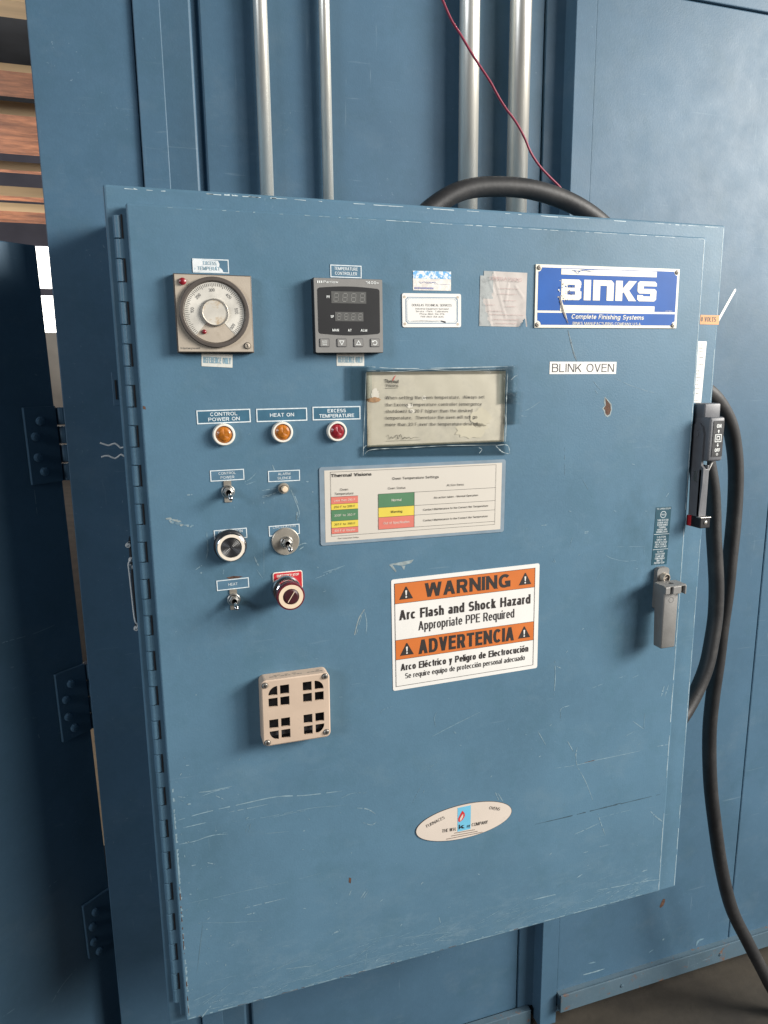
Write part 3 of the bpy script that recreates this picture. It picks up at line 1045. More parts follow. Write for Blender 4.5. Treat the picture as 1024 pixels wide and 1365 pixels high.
zA = zoom(220, 980, 2.56)
for pts, wd, mi in [
    ([(45, 290), (130, 265), (260, 235), (380, 210), (480, 205), (605, 190)], 1.4, 1),
    ([(215, 263), (290, 248), (360, 233)], 0.9, 1),
    ([(600, 215), (640, 198), (690, 197)], 1.1, 2), ([(650, 248), (690, 252), (718, 268)], 1.3, 1),
    ([(675, 298), (705, 306), (722, 295)], 1.3, 1), ([(230, 295), (340, 280), (450, 258), (520, 246), (620, 238)], 0.9, 2),
    ([(350, 285), (420, 268), (490, 255)], 0.8, 2), ([(115, 195), (160, 190), (230, 174)], 1.0, 1),
    ([(125, 208), (175, 190), (220, 180)], 0.8, 1), ([(170, 205), (200, 218)], 1.0, 1), ([(150, 188), (210, 178)], 0.7, 2),
    ([(62, 316), (110, 305), (140, 298)], 1.0, 1), ([(48, 372), (100, 362), (160, 342), (215, 337)], 0.9, 1),
    ([(130, 352), (180, 338), (215, 330)], 0.8, 2), ([(275, 332), (285, 300)], 0.8, 2), ([(285, 332), (293, 302)], 0.8, 2),
    ([(340, 336), (425, 328)], 0.8, 2), ([(270, 590), (340, 573), (410, 556)], 1.0, 1), ([(120, 638), (200, 640), (350, 633)], 0.8, 2),
    ([(68, 576), (180, 552), (300, 525), (420, 500), (550, 466)], 0.8, 2), ([(570, 680), (598, 663)], 1.6, 1), ([(575, 676), (600, 668)], 1.0, 1),
    ([(668, 556), (690, 524)], 1.0, 1), ([(676, 558), (694, 530)], 0.8, 1), ([(628, 548), (636, 528)], 1.0, 1),
    ([(130, 920), (235, 838)], 1.4, 2), ([(120, 970), (158, 922)], 1.5, 1), ([(100, 905), (155, 880)], 1.3, 2),
    ([(640, 770), (700, 720), (720, 712)], 1.0, 2), ([(680, 800), (690, 735)], 0.8, 2), ([(110, 810), (130, 640)], 0.7, 2),
    ([(310, 826), (380, 795), (450, 770), (500, 750)], 0.7, 2), ([(400, 850), (520, 815), (640, 780), (790, 740)], 0.9, 2),
    ([(790, 695), (900, 680), (1020, 668)], 0.9, 2), ([(860, 718), (940, 690), (1020, 680)], 0.8, 2), ([(145, 435), (172, 440)], 1.4, 1),
    ([(90, 446), (105, 442)], 1.2, 1), ([(280, 612), (308, 606)], 1.5, 1), ([(45, 210), (70, 212)], 1.2, 1), ([(75, 236), (88, 234)], 2.2, 1),
    ([(940, 640), (935, 620)], 1.0, 1), ([(880, 165), (860, 200), (845, 230)], 0.7, 2), ([(400, 720), (425, 718)], 0.9, 2),
]:
    sc(zA, pts, wd, mi)
zB = zoom(640, 860, 3.413)
for pts, wd, mi in [
    ([(340, 70), (342, 150), (336, 230)], 1.1, 1), ([(345, 95), (372, 106)], 1.2, 1), ([(265, 395), (300, 455)], 1.0, 1),
    ([(398, 436), (425, 485)], 1.1, 1), ([(442, 465), (436, 500), (440, 545)], 1.4, 1), ([(440, 548), (480, 620), (515, 710)], 1.0, 1),
    ([(340, 560), (440, 545), (520, 525), (640, 500), (730, 480)], 0.8, 1), ([(475, 535), (525, 522)], 1.1, 3),
    ([(250, 815), (400, 780), (540, 745), (680, 712), (820, 678)], 1.5, 4), ([(520, 750), (600, 730), (640, 718)], 2.0, 4),
    ([(535, 765), (550, 810), (570, 865)], 1.2, 1), ([(430, 860), (480, 838), (540, 810)], 1.1, 1), ([(545, 785), (620, 765), (690, 748)], 1.0, 2),
    ([(775, 755), (800, 780), (830, 802)], 2.0, 1), ([(825, 232), (838, 185)], 2.0, 1), ([(840, 235), (858, 180)], 1.0, 1),
    ([(362, 303), (375, 285), (412, 273)], 1.0, 1), ([(745, 380), (750, 310)], 1.0, 2), ([(695, 345), (745, 382)], 1.1, 1),
    ([(805, 460), (855, 452)], 1.0, 1), ([(505, 197), (560, 175)], 1.2, 2), ([(660, 415), (705, 390)], 1.0, 2), ([(240, 1158), (360, 1130)], 1.4, 1),
    ([(735, 1030), (760, 1022)], 1.5, 1), ([(440, 1058), (465, 1042)], 1.3, 1), ([(690, 1090), (760, 1072), (820, 1066)], 1.0, 1),
    ([(720, 1085), (770, 1055)], 0.9, 1), ([(530, 1115), (640, 1095), (720, 1078)], 1.0, 1), ([(315, 955), (325, 945)], 1.3, 1),
    ([(70, 670), (85, 705)], 1.5, 1), ([(80, 672), (105, 712)], 1.2, 1), ([(365, 345), (368, 300)], 0.8, 2), ([(470, 945), (492, 938)], 1.2, 1),
    ([(690, 150), (722, 135)], 1.0, 2), ([(630, 150), (665, 138)], 1.0, 2),
]:
    sc(zB, pts, wd, mi)
zC = zoom(480, 840, 3.413)
for pts, wd, mi in [([(325, 485), (400, 445), (480, 405), (550, 370)], 1.3, 2), ([(92, 380), (105, 362), (150, 345)], 0.8, 2), ([(300, 640), (350, 600)], 0.8, 2), ([(345, 440), (338, 400), (350, 370)], 0.8, 2), ([(425, 460), (438, 470)], 1.6, 2)]:
    sc(zC, pts, wd, mi)
zD = zoom(640, 480, 3.938)
for pts, wd, mi in [
    ([(710, 92), (770, 125), (870, 160), (930, 175)], 0.7, 2), ([(590, 105), (640, 165)], 0.7, 2), ([(600, 150), (620, 180)], 0.7, 2),
    ([(210, 268), (250, 260), (320, 215)], 0.7, 2), ([(210, 290), (245, 298)], 0.8, 2), ([(445, 455), (445, 610)], 0.6, 2),
    ([(320, 868), (352, 865)], 1.1, 1), ([(548, 903), (570, 898)], 1.0, 1), ([(548, 910), (568, 906)], 0.8, 1), ([(655, 1020), (690, 1040), (760, 1055), (830, 1050)], 0.7, 2),
    ([(715, 980), (865, 978)], 0.5, 2), ([(860, 978), (862, 1025)], 0.5, 2), ([(378, 1055), (395, 1060), (385, 1040)], 1.0, 2), ([(975, 720), (992, 695)], 1.1, 1),
    ([(610, 1160), (655, 1065)], 0.6, 2), ([(535, 620), (590, 720)], 0.6, 2), ([(470, 980), (485, 930)], 0.7, 2), ([(515, 1025), (525, 1018)], 1.2, 2),
]:
    sc(zD, pts, wd, mi)
zE = zoom(230, 530, 3.938)
for pts, wd, mi in [
    ([(470, 488), (520, 480), (548, 478)], 0.9, 1), ([(470, 518), (520, 508), (560, 490)], 1.0, 1), ([(470, 525), (515, 515)], 0.8, 1),
    ([(525, 352), (535, 380), (545, 388)], 1.1, 1), ([(620, 480), (640, 530), (665, 600), (655, 650)], 1.1, 1), ([(635, 500), (660, 560)], 1.2, 1),
    ([(650, 640), (655, 600), (648, 660)], 1.4, 1), ([(478, 545), (480, 556)], 1.6, 1), ([(430, 835), (445, 870), (455, 885)], 1.5, 1),
    ([(655, 780), (690, 765), (710, 768)], 1.2, 1), ([(662, 800), (700, 775)], 1.0, 1), ([(120, 905), (155, 880)], 1.1, 1), ([(70, 512), (110, 508)], 1.3, 1),
    ([(375, 445), (410, 425), (440, 395)], 1.5, 2), ([(385, 458), (435, 440)], 1.4, 2), ([(180, 705), (185, 800), (175, 850)], 1.6, 2),
    ([(750, 950), (800, 930), (850, 905), (905, 880)], 1.4, 2), ([(790, 920), (905, 882)], 1.4, 2), ([(270, 900), (265, 930)], 1.2, 2), ([(150, 925), (152, 915)], 1.6, 1),
    ([(440, 900), (475, 950)], 0.8, 2), ([(480, 750), (480, 950)], 0.5, 2), ([(700, 440), (716, 442)], 1.4, 1), ([(730, 495), (740, 495)], 1.2, 1),
]:
    sc(zE, pts, wd, mi)
# peeled sticker remains, rust spots, a sheath of old cut
zF = zoom(500, 740, 4.267)
for tri in ([(80, 52), (220, 25), (205, 45), (155, 60)], [(80, 55), (118, 98), (122, 90), (100, 55)], [(150, 62), (165, 85), (172, 60)]):
    poly(bm, [D(zF(*p)) for p in tri], S * 1.2, 5)
zG = zoom(0, 400, 2.73)
for k in range(26):
    px, py = random.uniform(612, 700), 0
    py = 800 + (px - 612) * 0.26 + random.uniform(-7, 7)
    c_ = D(zG(px, py))
    r = random.uniform(0.0008, 0.0026)
    poly(bm, [(c_[0] + 1.7 * r * random.uniform(0.5, 1.2) * math.cos(2 * math.pi * q / 7), c_[1] + 0.7 * r * random.uniform(0.5, 1.2) * math.sin(2 * math.pi * q / 7)) for q in range(7)], S + k * 4e-6, random.choice((5, 5, 1, 2)))
for pts, wd, mi in (([(472, 850), (478, 826), (486, 812)], 1.6, 5), ([(475, 846), (480, 828), (484, 815)], 0.9, 1), ([(486, 814), (489, 830), (488, 845)], 0.9, 1), ([(474, 832), (480, 830)], 1.0, 2)):
    sc(lambda x, y: (x, y), pts, wd, mi)
zR = zoom(640, 480, 3.938)
poly(bm, [D(zR(*p)) for p in [(655, 192), (668, 205), (690, 230), (692, 260), (684, 290), (668, 300), (655, 290), (650, 268), (641, 255), (655, 238), (650, 218)]], S, 5)
poly(bm, [D(zR(*p)) for p in [(658, 200), (668, 212), (684, 234), (687, 260), (680, 284), (668, 291), (658, 280), (656, 262), (648, 254), (660, 238)]], S * 1.6, 3)
poly(bm, [D(zE(*p)) for p in [(282, 945), (320, 936), (370, 938), (345, 948), (300, 953)]], S, 3)
poly(bm, [D(zA(*p)) for p in [(628, 485), (636, 488), (634, 506), (627, 502)]], S, 3)
poly(bm, [D(p) for p in [(190.5, 541), (194, 542), (194.5, 546), (190.8, 545)]], S, 3)
# old cut running down from the maker's plate
sc(lambda x, y: (x, y), [(757, 440), (761, 455), (764, 468), (769, 482)], 2.4, 4, 0.0)
sc(lambda x, y: (x, y), [(758, 442), (762, 458), (768, 480)], 0.9, 1, 0.1)
for k in range(170):
    # small nicks, thicker toward the bottom of the door and along its left edge
    x = random.uniform(0.01, DW - 0.01)
    z = -DH * (random.random() ** 0.55)
    if random.random() < 0.22:
        x = 0.008 + abs(random.gauss(0, 0.03))
        z = -random.uniform(0.75, DH - 0.01)
    a = random.gauss(0.15, 0.7)
    ln = random.uniform(0.001, 0.006)
    if -z < 0.35 and random.random() < 0.6:
        continue
    ribbon(bm, [(x, max(z, -DH + 0.006)), (x + ln * math.cos(a), max(z, -DH + 0.006) + ln * math.sin(a))], random.uniform(0.0005, 0.0014), S * random.uniform(0.6, 1.7), random.choice((1, 2, 2)), 0.5)
for k in range(190):
    # the rubbed band along the bottom edge
    x = random.uniform(0.01, DW - 0.06)
    z = -DH + 0.005 + abs(random.gauss(0, 0.022))
    a = random.gauss(0.10, 0.22)
    ln = random.uniform(0.006, 0.05)
    ribbon(bm, [(x, z), (x + ln * 0.5, z + ln * 0.5 * math.sin(a)), (x + ln, z + ln * math.sin(a))], random.uniform(0.0003, 0.0008), S * random.uniform(0.6, 1.7), random.choice((1, 2, 2, 2, 2)), 0.6, 0.15)
door = mk('cabinet_door', bm, [M_DOOR, M_WEAR, M_FAINT, M_RUST, M_DARKS, M_TAN, M_EDGE], MD, cab)

# worn lips and painted edge highlights on the body's front edges, as part of the body mesh
bb = NB()
bb.from_mesh(body.data)
tmp = NB()
edge_chips(tmp, (0.938 - 0.0036, -1.21, 0), (0.938 - 0.0036, 0.02, 0), 70, 0.0010, 0.0, 1, 0.9)
edge_chips(tmp, (0.10, 0.0245 - 0.0036, 0), (0.93, 0.0245 - 0.0036, 0), 60, -0.0012, 0.0, 1, 0.45)
edge_chips(tmp, (0.0, 0.0245 - 0.0045, 0), (0.30, 0.0245 - 0.0045, 0), 40, 0.0022, 0.0, 1, 0.30)
tmp.transform(face_matrix(0, 0.018 - S, ZO))
me_ = bpy.data.meshes.new('t')
tmp.to_mesh(me_)
tmp.free()
bb.from_mesh(me_)
bb.to_mesh(body.data)
bb.free()
body.data.materials.append(M_EDGE)

# --- long piano hinge along the left edge
bm = NB()
rect(bm, -0.0105, -0.0015, -DH + 0.006, -0.014, 0.0, 0)
box(bm, -0.0105, 0.0005, -DH + 0.006, -0.012, -0.012, -0.0085, 0, 0.0008)
for f in list(bm.faces):
    pass
hg = NB()
box(hg, -0.0075, 0.0004, -DH + 0.006, -0.012, -0.0165, -0.0085, 0, 0.0008)
bm.free()
# long barrel, alternately door side and body side knuckles
pitch = (at((180, 621), 0.008).z - at((150, 286), 0.008).z) / 6.0
hinge = mk('piano_hinge', hg, M_CAB, MD, cab)
zk = -0.0133
k = 0
while zk > -DH + 0.03:
    kb = NB()
    seg_b = kb
    prof = [(0.0, 0.0), (0.0045, 0.0), (0.0051, 0.0006), (0.0051, 0.0266), (0.0045, 0.0272), (0.0, 0.0272)]
    lathe(kb, prof, 0, 0, 18)
    kb.transform(Matrix(((1, 0, 0, -0.0118), (0, 0, -1, zk - 0.0272 + 0.0), (0, 1, 0, -0.0125), (0, 0, 0, 1))) @ Matrix.Scale(-1, 4, (0, 0, 1)))
    bmesh.ops.recalc_face_normals(kb, faces=kb.faces)
    box(kb, -0.0072, -0.0050, zk - 0.0280, zk + 0.0010, -0.0084, -0.0080, 1)
    mk('hinge_knuckle', kb, [M_CAB, M_HOLE], MD, hinge, smooth=True)
    zk += pitch
    k += 1
# the barrel's other knuckles, one run each between the first ones
zk = -0.0133 - 0.0282
while zk > -DH + 0.03:
    kb = NB()
    ln = -pitch - 0.0292
    lathe(kb, [(0.0, 0.0), (0.0040, 0.0), (0.0046, 0.0006), (0.0046, ln - 0.0006), (0.0040, ln), (0.0, ln)], 0, 0, 18)
    kb.transform(Matrix(((1, 0, 0, -0.0118), (0, 0, -1, zk - ln), (0, 1, 0, -0.0125), (0, 0, 0, 1))) @ Matrix.Scale(-1, 4, (0, 0, 1)))
    bmesh.ops.recalc_face_normals(kb, faces=kb.faces)
    box(kb, -0.0118, -0.0070, zk - ln, zk, -0.0125, -0.0084, 0)
    mk('hinge_knuckle', kb, M_CAB, MD, hinge, smooth=True)
    zk += pitch


def screw(bm, x, y, z, r, mi_head, mi_slot, ang=0.6, cross=False):
    lathe(bm, [(r, z), (r, z + r * 0.25), (r * 0.8, z + r * 0.5), (0.0, z + r * 0.62)], x, y, 18, mi_head)
    ca, sa = math.cos(ang), math.sin(ang)
    for k in range(2 if cross else 1):
        if k:
            ca, sa = -sa, ca
        t, l = r * 0.13, r * 0.62
        pts = [(x + ca * l - sa * t, y + sa * l + ca * t), (x - ca * l - sa * t, y - sa * l + ca * t), (x - ca * l + sa * t, y - sa * l - ca * t), (x + ca * l + sa * t, y + sa * l - ca * t)]
        poly(bm, pts, z + r * 0.64 + k * 0.00005, mi_slot)


# --- dial thermostat -------------------------------------------------
zd = zoom(225, 340, 8.533)
HD = 0.013
f = Frame(zd(66, 212), zd(928, 250), zd(112, 1100), zd(962, 1095), -HD)
hw, hh = f.W / 2, f.H / 2
bm = NB()
box(bm, -hw - 0.0015, hw + 0.0015, -hh - 0.0015, hh + 0.0015, -HD + 0.0003, -0.0025, 1, 0.0006)
prism(bm, [(-hw, -hh), (hw, -hh), (hw, hh), (-hw, hh)], -0.0024, 0.0, 0)
dial = mk('dial_thermostat', bm, [M_BRONZE, M_BRONZED], f.M, cab, label='square bronze dial temperature gauge with a round silver scale')
cx, cy = f.L(zd(522, 655))
R = 0.0445
bm = NB()
lathe(bm, [(R, 0.0003), (R, 0.004), (R - 0.001, 0.0048), (R - 0.0045, 0.0048), (R - 0.0062, 0.0022), (R - 0.0062, 0.0010), (0, 0.0010)], cx, cy, 64, 0)
mk('dial_bezel', bm, M_BRONZED, f.M, dial, smooth=True)
bm = NB()
Rs = R - 0.0066
ring(bm, cx, cy, 0.0, Rs, 0.0016, 0, 60, -48, 229)
for k in range(72):
    a = math.radians(-46 + 273 * k / 71)
    lng = 0.0038 if k % 6 else 0.0052
    ca, sa = math.cos(a), math.sin(a)
    t = 0.00022
    r1_, r0_ = Rs - 0.0012, Rs - 0.0012 - lng
    poly(bm, [(cx + ca * r0_ - sa * t, cy + sa * r0_ + ca * t), (cx + ca * r1_ - sa * t, cy + sa * r1_ + ca * t), (cx + ca * r1_ + sa * t, cy + sa * r1_ - ca * t), (cx + ca * r0_ + sa * t, cy + sa * r0_ - ca * t)], 0.0019, 1)
for s_, a in (('100', 175), ('200', 135), ('300', 95), ('400', 48), ('500', 5), ('600', -38)):
    ar = math.radians(a)
    text(bm, s_, cx + math.cos(ar) * (Rs - 0.0098), cy + math.sin(ar) * (Rs - 0.0098), 0.0040, None, 0.0019, 0.0, 'C', 2, ar - math.pi / 2)
mk('dial_scale', bm, [M_DIAL, M_INK, M_INKG], f.M, dial)
bm = NB()
ring(bm, cx, cy, 0.0, Rs, 0.0013, 0, 30, 229, 312)
mk('dial_sector', bm, M_BRONZE, f.M, dial)
bm = NB()
lathe(bm, [(0.0175, 0.0016), (0.0175, 0.0040), (0.0166, 0.0050), (0.0156, 0.0050), (0.0149, 0.0042), (0.0, 0.0042)], cx, cy, 48, 0, [1, 1, 1, 0, 0])
mk('knob', bm, [M_KNOB, M_STEEL], f.M, dial, smooth=True)
for p, r in ((zd(157, 300), 0.0046), (zd(403, 874), 0.0030)):
    q = f.L(p)
    bm = NB()
    lathe(bm, [(r, 0.0017), (r * 0.95, 0.0030), (r * 0.6, 0.0042), (0, 0.0047)], q[0], q[1], 20)
    mk('indicator_lens', bm, M_REDL, f.M, dial, smooth=True)
bm = NB()
q = f.L(zd(895, 1032))
ring(bm, q[0], q[1], 0, 0.0046, 0.0003, 1, 24)
screw(bm, q[0], q[1], 0.0004, 0.0038, 0, 1, 1.9)
mk('screw', bm, [M_BRONZE, M_INK], f.M, dial)
bm = NB()
f.T(bm, 'Honeywell', zd(140, 1058), zd(356, 1058), 2.6, 0.0004, 0.012)
mk('lettering', bm, M_INKG, f.M, dial)

# --- digital temperature controller ----------------------------------
zt_ = zoom(410, 345, 9.309)
HC = 0.016
f = Frame(zt_(78, 236), zt_(928, 258), zt_(106, 1162), zt_(938, 1162), -HC)
hw, hh = f.W / 2, f.H / 2
bm = NB()
box(bm, -hw - 0.0006, hw + 0.0006, -hh - 0.0008, hh + 0.0006, -HC + 0.0003, -0.0022, 1, 0.0006)
prism(bm, rrect(-hw, hw, -hh, hh, 0.0015, 3), -0.0021, 0.0, 0)
ctl = mk('temperature_controller', bm, [M_GREY, M_BLACK], f.M, cab, label='square grey digital temperature controller with two blank displays and four keys')
bm = NB()
tl, tr, br, bl = f.L(zt_(118, 350)), f.L(zt_(890, 378)), f.L(zt_(902, 938)), f.L(zt_(140, 922))
xl, xr, yt, yb = (tl[0] + bl[0]) / 2, (tr[0] + br[0]) / 2, (tl[1] + tr[1]) / 2, (bl[1] + br[1]) / 2
pts = []
for k in range(15):
    t = k / 14
    pts.append((xl + 0.003 + (xr - xl - 0.006) * t, yb - 0.0022 * math.sin(math.pi * t)))
pts += [(xr - 0.0008, yb + 0.0012), (xr, yb + 0.003), (xr, yt - 0.003), (xr - 0.0008, yt - 0.0012)]
for k in range(15):
    t = k / 14
    pts.append((xr - 0.003 - (xr - xl - 0.006) * t, yt + 0.0022 * math.sin(math.pi * t)))
pts += [(xl + 0.0008, yt - 0.0012), (xl, yt - 0.003), (xl, yb + 0.003), (xl + 0.0008, yb + 0.0012)]
poly(bm, pts, 0.0003, 0)
mk('display_window', bm, M_LCD, f.M, ctl)


def digits(f, quad, n, name, big):
    a, b_, c, d = [f.L(p) for p in quad]
    x0, x1, y1, y0 = (a[0] + d[0]) / 2, (b_[0] + c[0]) / 2, (a[1] + b_[1]) / 2, (c[1] + d[1]) / 2
    bm = NB()
    rect(bm, x0, x1, y0, y1, 0.0006, 0)
    cw = (x1 - x0) / n
    for k in range(n):
        ox, oy = x0 + cw * (k + 0.22), y0 + (y1 - y0) * 0.13
        w_, h_ = cw * 0.56, (y1 - y0) * 0.74
        t = w_ * 0.17
        sl = 0.10

        def seg(xa, xb, ya, yb_):
            poly(bm, [(ox + xa + (ya) * sl, oy + ya), (ox + xb + ya * sl, oy + ya), (ox + xb + yb_ * sl, oy + yb_), (ox + xa + yb_ * sl, oy + yb_)], 0.0008, 1)
        g = t * 0.25
        seg(t, w_ - t, 0, t)
        seg(t, w_ - t, h_ / 2 - t / 2, h_ / 2 + t / 2)
        seg(t, w_ - t, h_ - t, h_)
        seg(0, t - g, t, h_ / 2 - g)
        seg(w_ - t + g, w_, t, h_ / 2 - g)
        seg(0, t - g, h_ / 2 + g, h_ - t)
        seg(w_ - t + g, w_, h_ / 2 + g, h_ - t)
    mk(name, bm, [M_LCDL, M_LCDS], f.M, ctl)


digits(f, [zt_(298, 398), zt_(728, 416), zt_(726, 556), zt_(290, 552)], 4, 'display', True)
digits(f, [zt_(345, 660), zt_(696, 662), zt_(690, 776), zt_(338, 774)], 4, 'display', False)
bm = NB()
f.T(bm, 'Partlow', zt_(196, 285), zt_(380, 288), 3.1, 0.0004, 0.02)
for k in range(3):
    q = f.L(zt_(118 + 24 * k, 285))
    rect(bm, q[0], q[0] + 0.0018, q[1] - 0.0015, q[1] + 0.0015, 0.0004)
mk('brand_lettering', bm, M_WHITE, f.M, ctl)
bm = NB()
f.T(bm, '1400+', zt_(722, 294), zt_(885, 300), 3.6, 0.0004, 0.025)
mk('type_lettering', bm, M_WHITE, f.M, ctl)
for s_, a, b_ in (('PV', (236, 472), (275, 472)), ('SP', (286, 716), (326, 716)), ('MAN', (308, 884), (388, 886)), ('AT', (500, 886), (545, 887)), ('ALM', (658, 887), (738, 889))):
    bm = NB()
    f.T(bm, s_, zt_(*a), zt_(*b_), 3.4, 0.0008, 0.02)
    mk('display_lettering' if s_ in ('PV', 'SP') else 'status_lettering', bm, M_WHITE, f.M, ctl)
for k, (a, b_) in enumerate(((152, 268), (365, 480), (573, 688), (778, 890))):
    p0, p1 = f.L(zt_(a, 1094)), f.L(zt_(b_, 990))
    bm = NB()
    prism(bm, rrect(p0[0], p1[0], p0[1], p1[1], 0.0008, 3), 0.0002, 0.0005, 1)
    prism(bm, rrect(p0[0] + 0.0008, p1[0] - 0.0006, p0[1] + 0.0008, p1[1] - 0.0006, 0.0008, 3), 0.0006, 0.0011, 0)
    mx_, my_ = (p0[0] + p1[0]) / 2, (p0[1] + p1[1]) / 2
    zz_ = 0.0013
    if k == 0:
        text(bm, 'AUTO', mx_, my_ + 0.0020, 0.0022, 0.0068, zz_, 0.01, 'C', 2)
        rect(bm, mx_ - 0.0034, mx_ + 0.0034, my_ - 0.0002, my_ + 0.0002, zz_, 2)
        text(bm, 'MAN', mx_, my_ - 0.0022, 0.0022, 0.0058, zz_, 0.01, 'C', 2)
    elif k in (1, 2):
        sg = -1 if k == 1 else 1
        for j in range(3):
            A = math.radians(90 * sg + 120 * j)
            B = math.radians(90 * sg + 120 * (j + 1))
            o_, i_ = 0.0044, 0.0026
            cy_ = my_ - 0.0008 * sg
            poly(bm, [(mx_ + o_ * math.cos(A), cy_ + o_ * math.sin(A)), (mx_ + o_ * math.cos(B), cy_ + o_ * math.sin(B)), (mx_ + i_ * math.cos(B), cy_ + i_ * math.sin(B)), (mx_ + i_ * math.cos(A), cy_ + i_ * math.sin(A))], zz_, 2)
    else:
        ring(bm, mx_, my_, 0.0024, 0.0034, zz_, 2, 24, -150, 150)
        poly(bm, [(mx_ - 0.0046, my_ + 0.0004), (mx_ - 0.0012, my_ + 0.0012), (mx_ - 0.0036, my_ + 0.0036)], zz_ + 0.0001, 2)
    mk('key', bm, [M_GREY, M_DGREY, M_WHITE], f.M, ctl)

# --- pilot lights ----------------------------------------------------
ze = zoom(230, 530, 3.938)
for p, r, m_, lab in ((ze(270, 194), 0.0150, M_AMBL, 'amber pilot light under the CONTROL POWER ON legend'),
                      (ze(577, 181), 0.0146, M_AMBL, 'amber pilot light under the HEAT ON legend'),
                      (ze(863, 177), 0.0143, M_REDL, 'red pilot light under the EXCESS TEMPERATURE legend')):
    M_ = fm(p, -0.004)
    bm = NB()
    lathe(bm, [(r, -0.0038), (r, 0.002), (r * 0.93, 0.0042), (r * 0.80, 0.0042), (r * 0.76, 0.0025), (r * 0.76, 0.0), (0.0, 0.0)], 0, 0, 40)
    pl = mk('pilot_light', bm, M_BEZ, M_, cab, smooth=True, label=lab)
    bm = NB()
    rl = r * 0.755
    # moulded lens with three facets meeting at the middle
    c_ = bm.verts.new((0, -0.0008, 0.0056))
    n = 24
    outer = [bm.verts.new((rl * math.cos(2 * math.pi * k / n), rl * math.sin(2 * math.pi * k / n), 0.0022)) for k in range(n)]
    mid = []
    for k in range(n):
        a = 2 * math.pi * k / n
        ridge = abs(math.cos(1.5 * (a - math.radians(270))))
        mid.append(bm.verts.new((rl * 0.62 * math.cos(a), rl * 0.62 * math.sin(a), 0.0042 + 0.0010 * ridge)))
    for k in range(n):
        k2 = (k + 1) % n
        bm.faces.new([outer[k], outer[k2], mid[k2], mid[k]])
        bm.faces.new([mid[k], mid[k2], c_])
    mk('lens', bm, m_, M_, pl)


# --- toggle switches -------------------------------------------------
def toggle(p, plate, disc, lab, lean):
    M_ = fm(p, 0.0)
    bm = NB()
    if plate:
        prism(bm, rrect(-0.0052, 0.0050, -0.0150, 0.0150, 0.0012, 3), 0.0002, 0.0016, 0)
    if disc:
        lathe(bm, [(0.0200, 0.0002), (0.0200, 0.0016), (0.0190, 0.0026), (0.0, 0.0030)], -0.001, 0.001, 48, 0)
    b0 = 0.0018 if plate else 0.0032
    sw = mk('toggle_switch', bm, [M_WASH], M_, cab, smooth=True, label=lab)
    bm = NB()
    lathe(bm, [(0.0092, b0), (0.0092, b0 + 0.0012), (0.0078, b0 + 0.0026), (0.0078, b0 + 0.0028)], 0, 0, 6 * 4, 0)
    lathe(bm, [(0.0074, b0 + 0.0012), (0.0074, b0 + 0.0052), (0.0060, b0 + 0.0066), (0.0046, b0 + 0.0066), (0.0042, b0 + 0.0030), (0, b0 + 0.0030)], 0, 0, 6, 0)
    lathe(bm, [(0.0050, b0 + 0.005), (0.0050, b0 + 0.0098), (0.0038, b0 + 0.0102), (0.0034, b0 + 0.0060), (0, b0 + 0.0060)], 0, 0, 24, 0, [0, 0, 1, 1])
    mk('nut', bm, [M_STEEL, M_HOLE], M_, sw)
    bm = NB()
    pts = [Vector((0, 0, b0 + 0.005)), Vector((0.0005, -0.0022, b0 + 0.011)), Vector((0.0010, -0.0050, b0 + 0.0180)), Vector((0.0013, -0.0066, b0 + 0.0225))]
    tube(bm, pts, [0.0020, 0.0022, 0.0029, 0.0031], 14)
    tube(bm, [Vector((0.0013, -0.0066, b0 + 0.0225)), Vector((0.00135, -0.0070, b0 + 0.0240)), Vector((0.0014, -0.0072, b0 + 0.0246))], [0.0031, 0.0022, 0.0008], 14)
    mk('lever', bm, M_CHROME, M_, sw)


toggle(ze(291, 492), True, False, 'toggle switch under the CONTROL POWER legend', 0)
toggle(ze(597, 757), False, True, 'toggle switch on a round worn steel disc', 0)
toggle(ze(321, 1058), True, False, 'toggle switch under the HEAT legend', 0)

M_ = fm(ze(582, 475), 0.0)
bm = NB()
lathe(bm, [(0.0078, 0.0002), (0.0078, 0.003), (0.0070, 0.0042), (0.0052, 0.0042), (0.0052, 0.006)], 0, 0, 28, 1)
lathe(bm, [(0.0043, 0.004), (0.0043, 0.0120), (0.0036, 0.0134), (0.0, 0.0137)], 0, 0, 28, 0)
mk('push_button', bm, [M_CREAMR, M_WASH], M_, cab, smooth=True, label='small silver push button under the ALARM SILENCE legend')

# black circulation button with a pale ring
HB = 0.016
M_ = fm(ze(308, 787), -HB)
bm = NB()
lathe(bm, [(0.0225, -HB + 0.0003), (0.0225, -0.0075), (0.0216, -0.0055), (0.0198, -0.0045)], 0, 0, 48, 0)
cb = mk('push_button', bm, M_BLACK, M_, cab, smooth=True, label='large black push button with a pale ring and chrome collar')
bm = NB()
lathe(bm, [(0.0204, -0.0090), (0.0204, -0.0012), (0.0190, 0.0006), (0.0186, 0.0008)], 0, 0, 48, 0)
mk('chrome_collar', bm, M_CHROME, M_, cb, smooth=True)
bm = NB()
lathe(bm, [(0.0187, 0.0004), (0.0184, 0.0016), (0.0146, 0.0016), (0.0142, 0.0)], 0, 0, 48, 0)
mk('pale_ring', bm, M_CREAMW, M_, cb, smooth=True)
bm = NB()
pr = [(0.0142, 0.0008)]
for k in range(7):
    r0_ = 0.0138 - k * 0.0018
    pr += [(r0_, 0.0013), (r0_ - 0.0009, 0.0007)]
pr += [(0.0, 0.0012)]
lathe(bm, pr, 0, 0, 48, 0)
mk('button_cap', bm, M_BLACK, M_, cb)

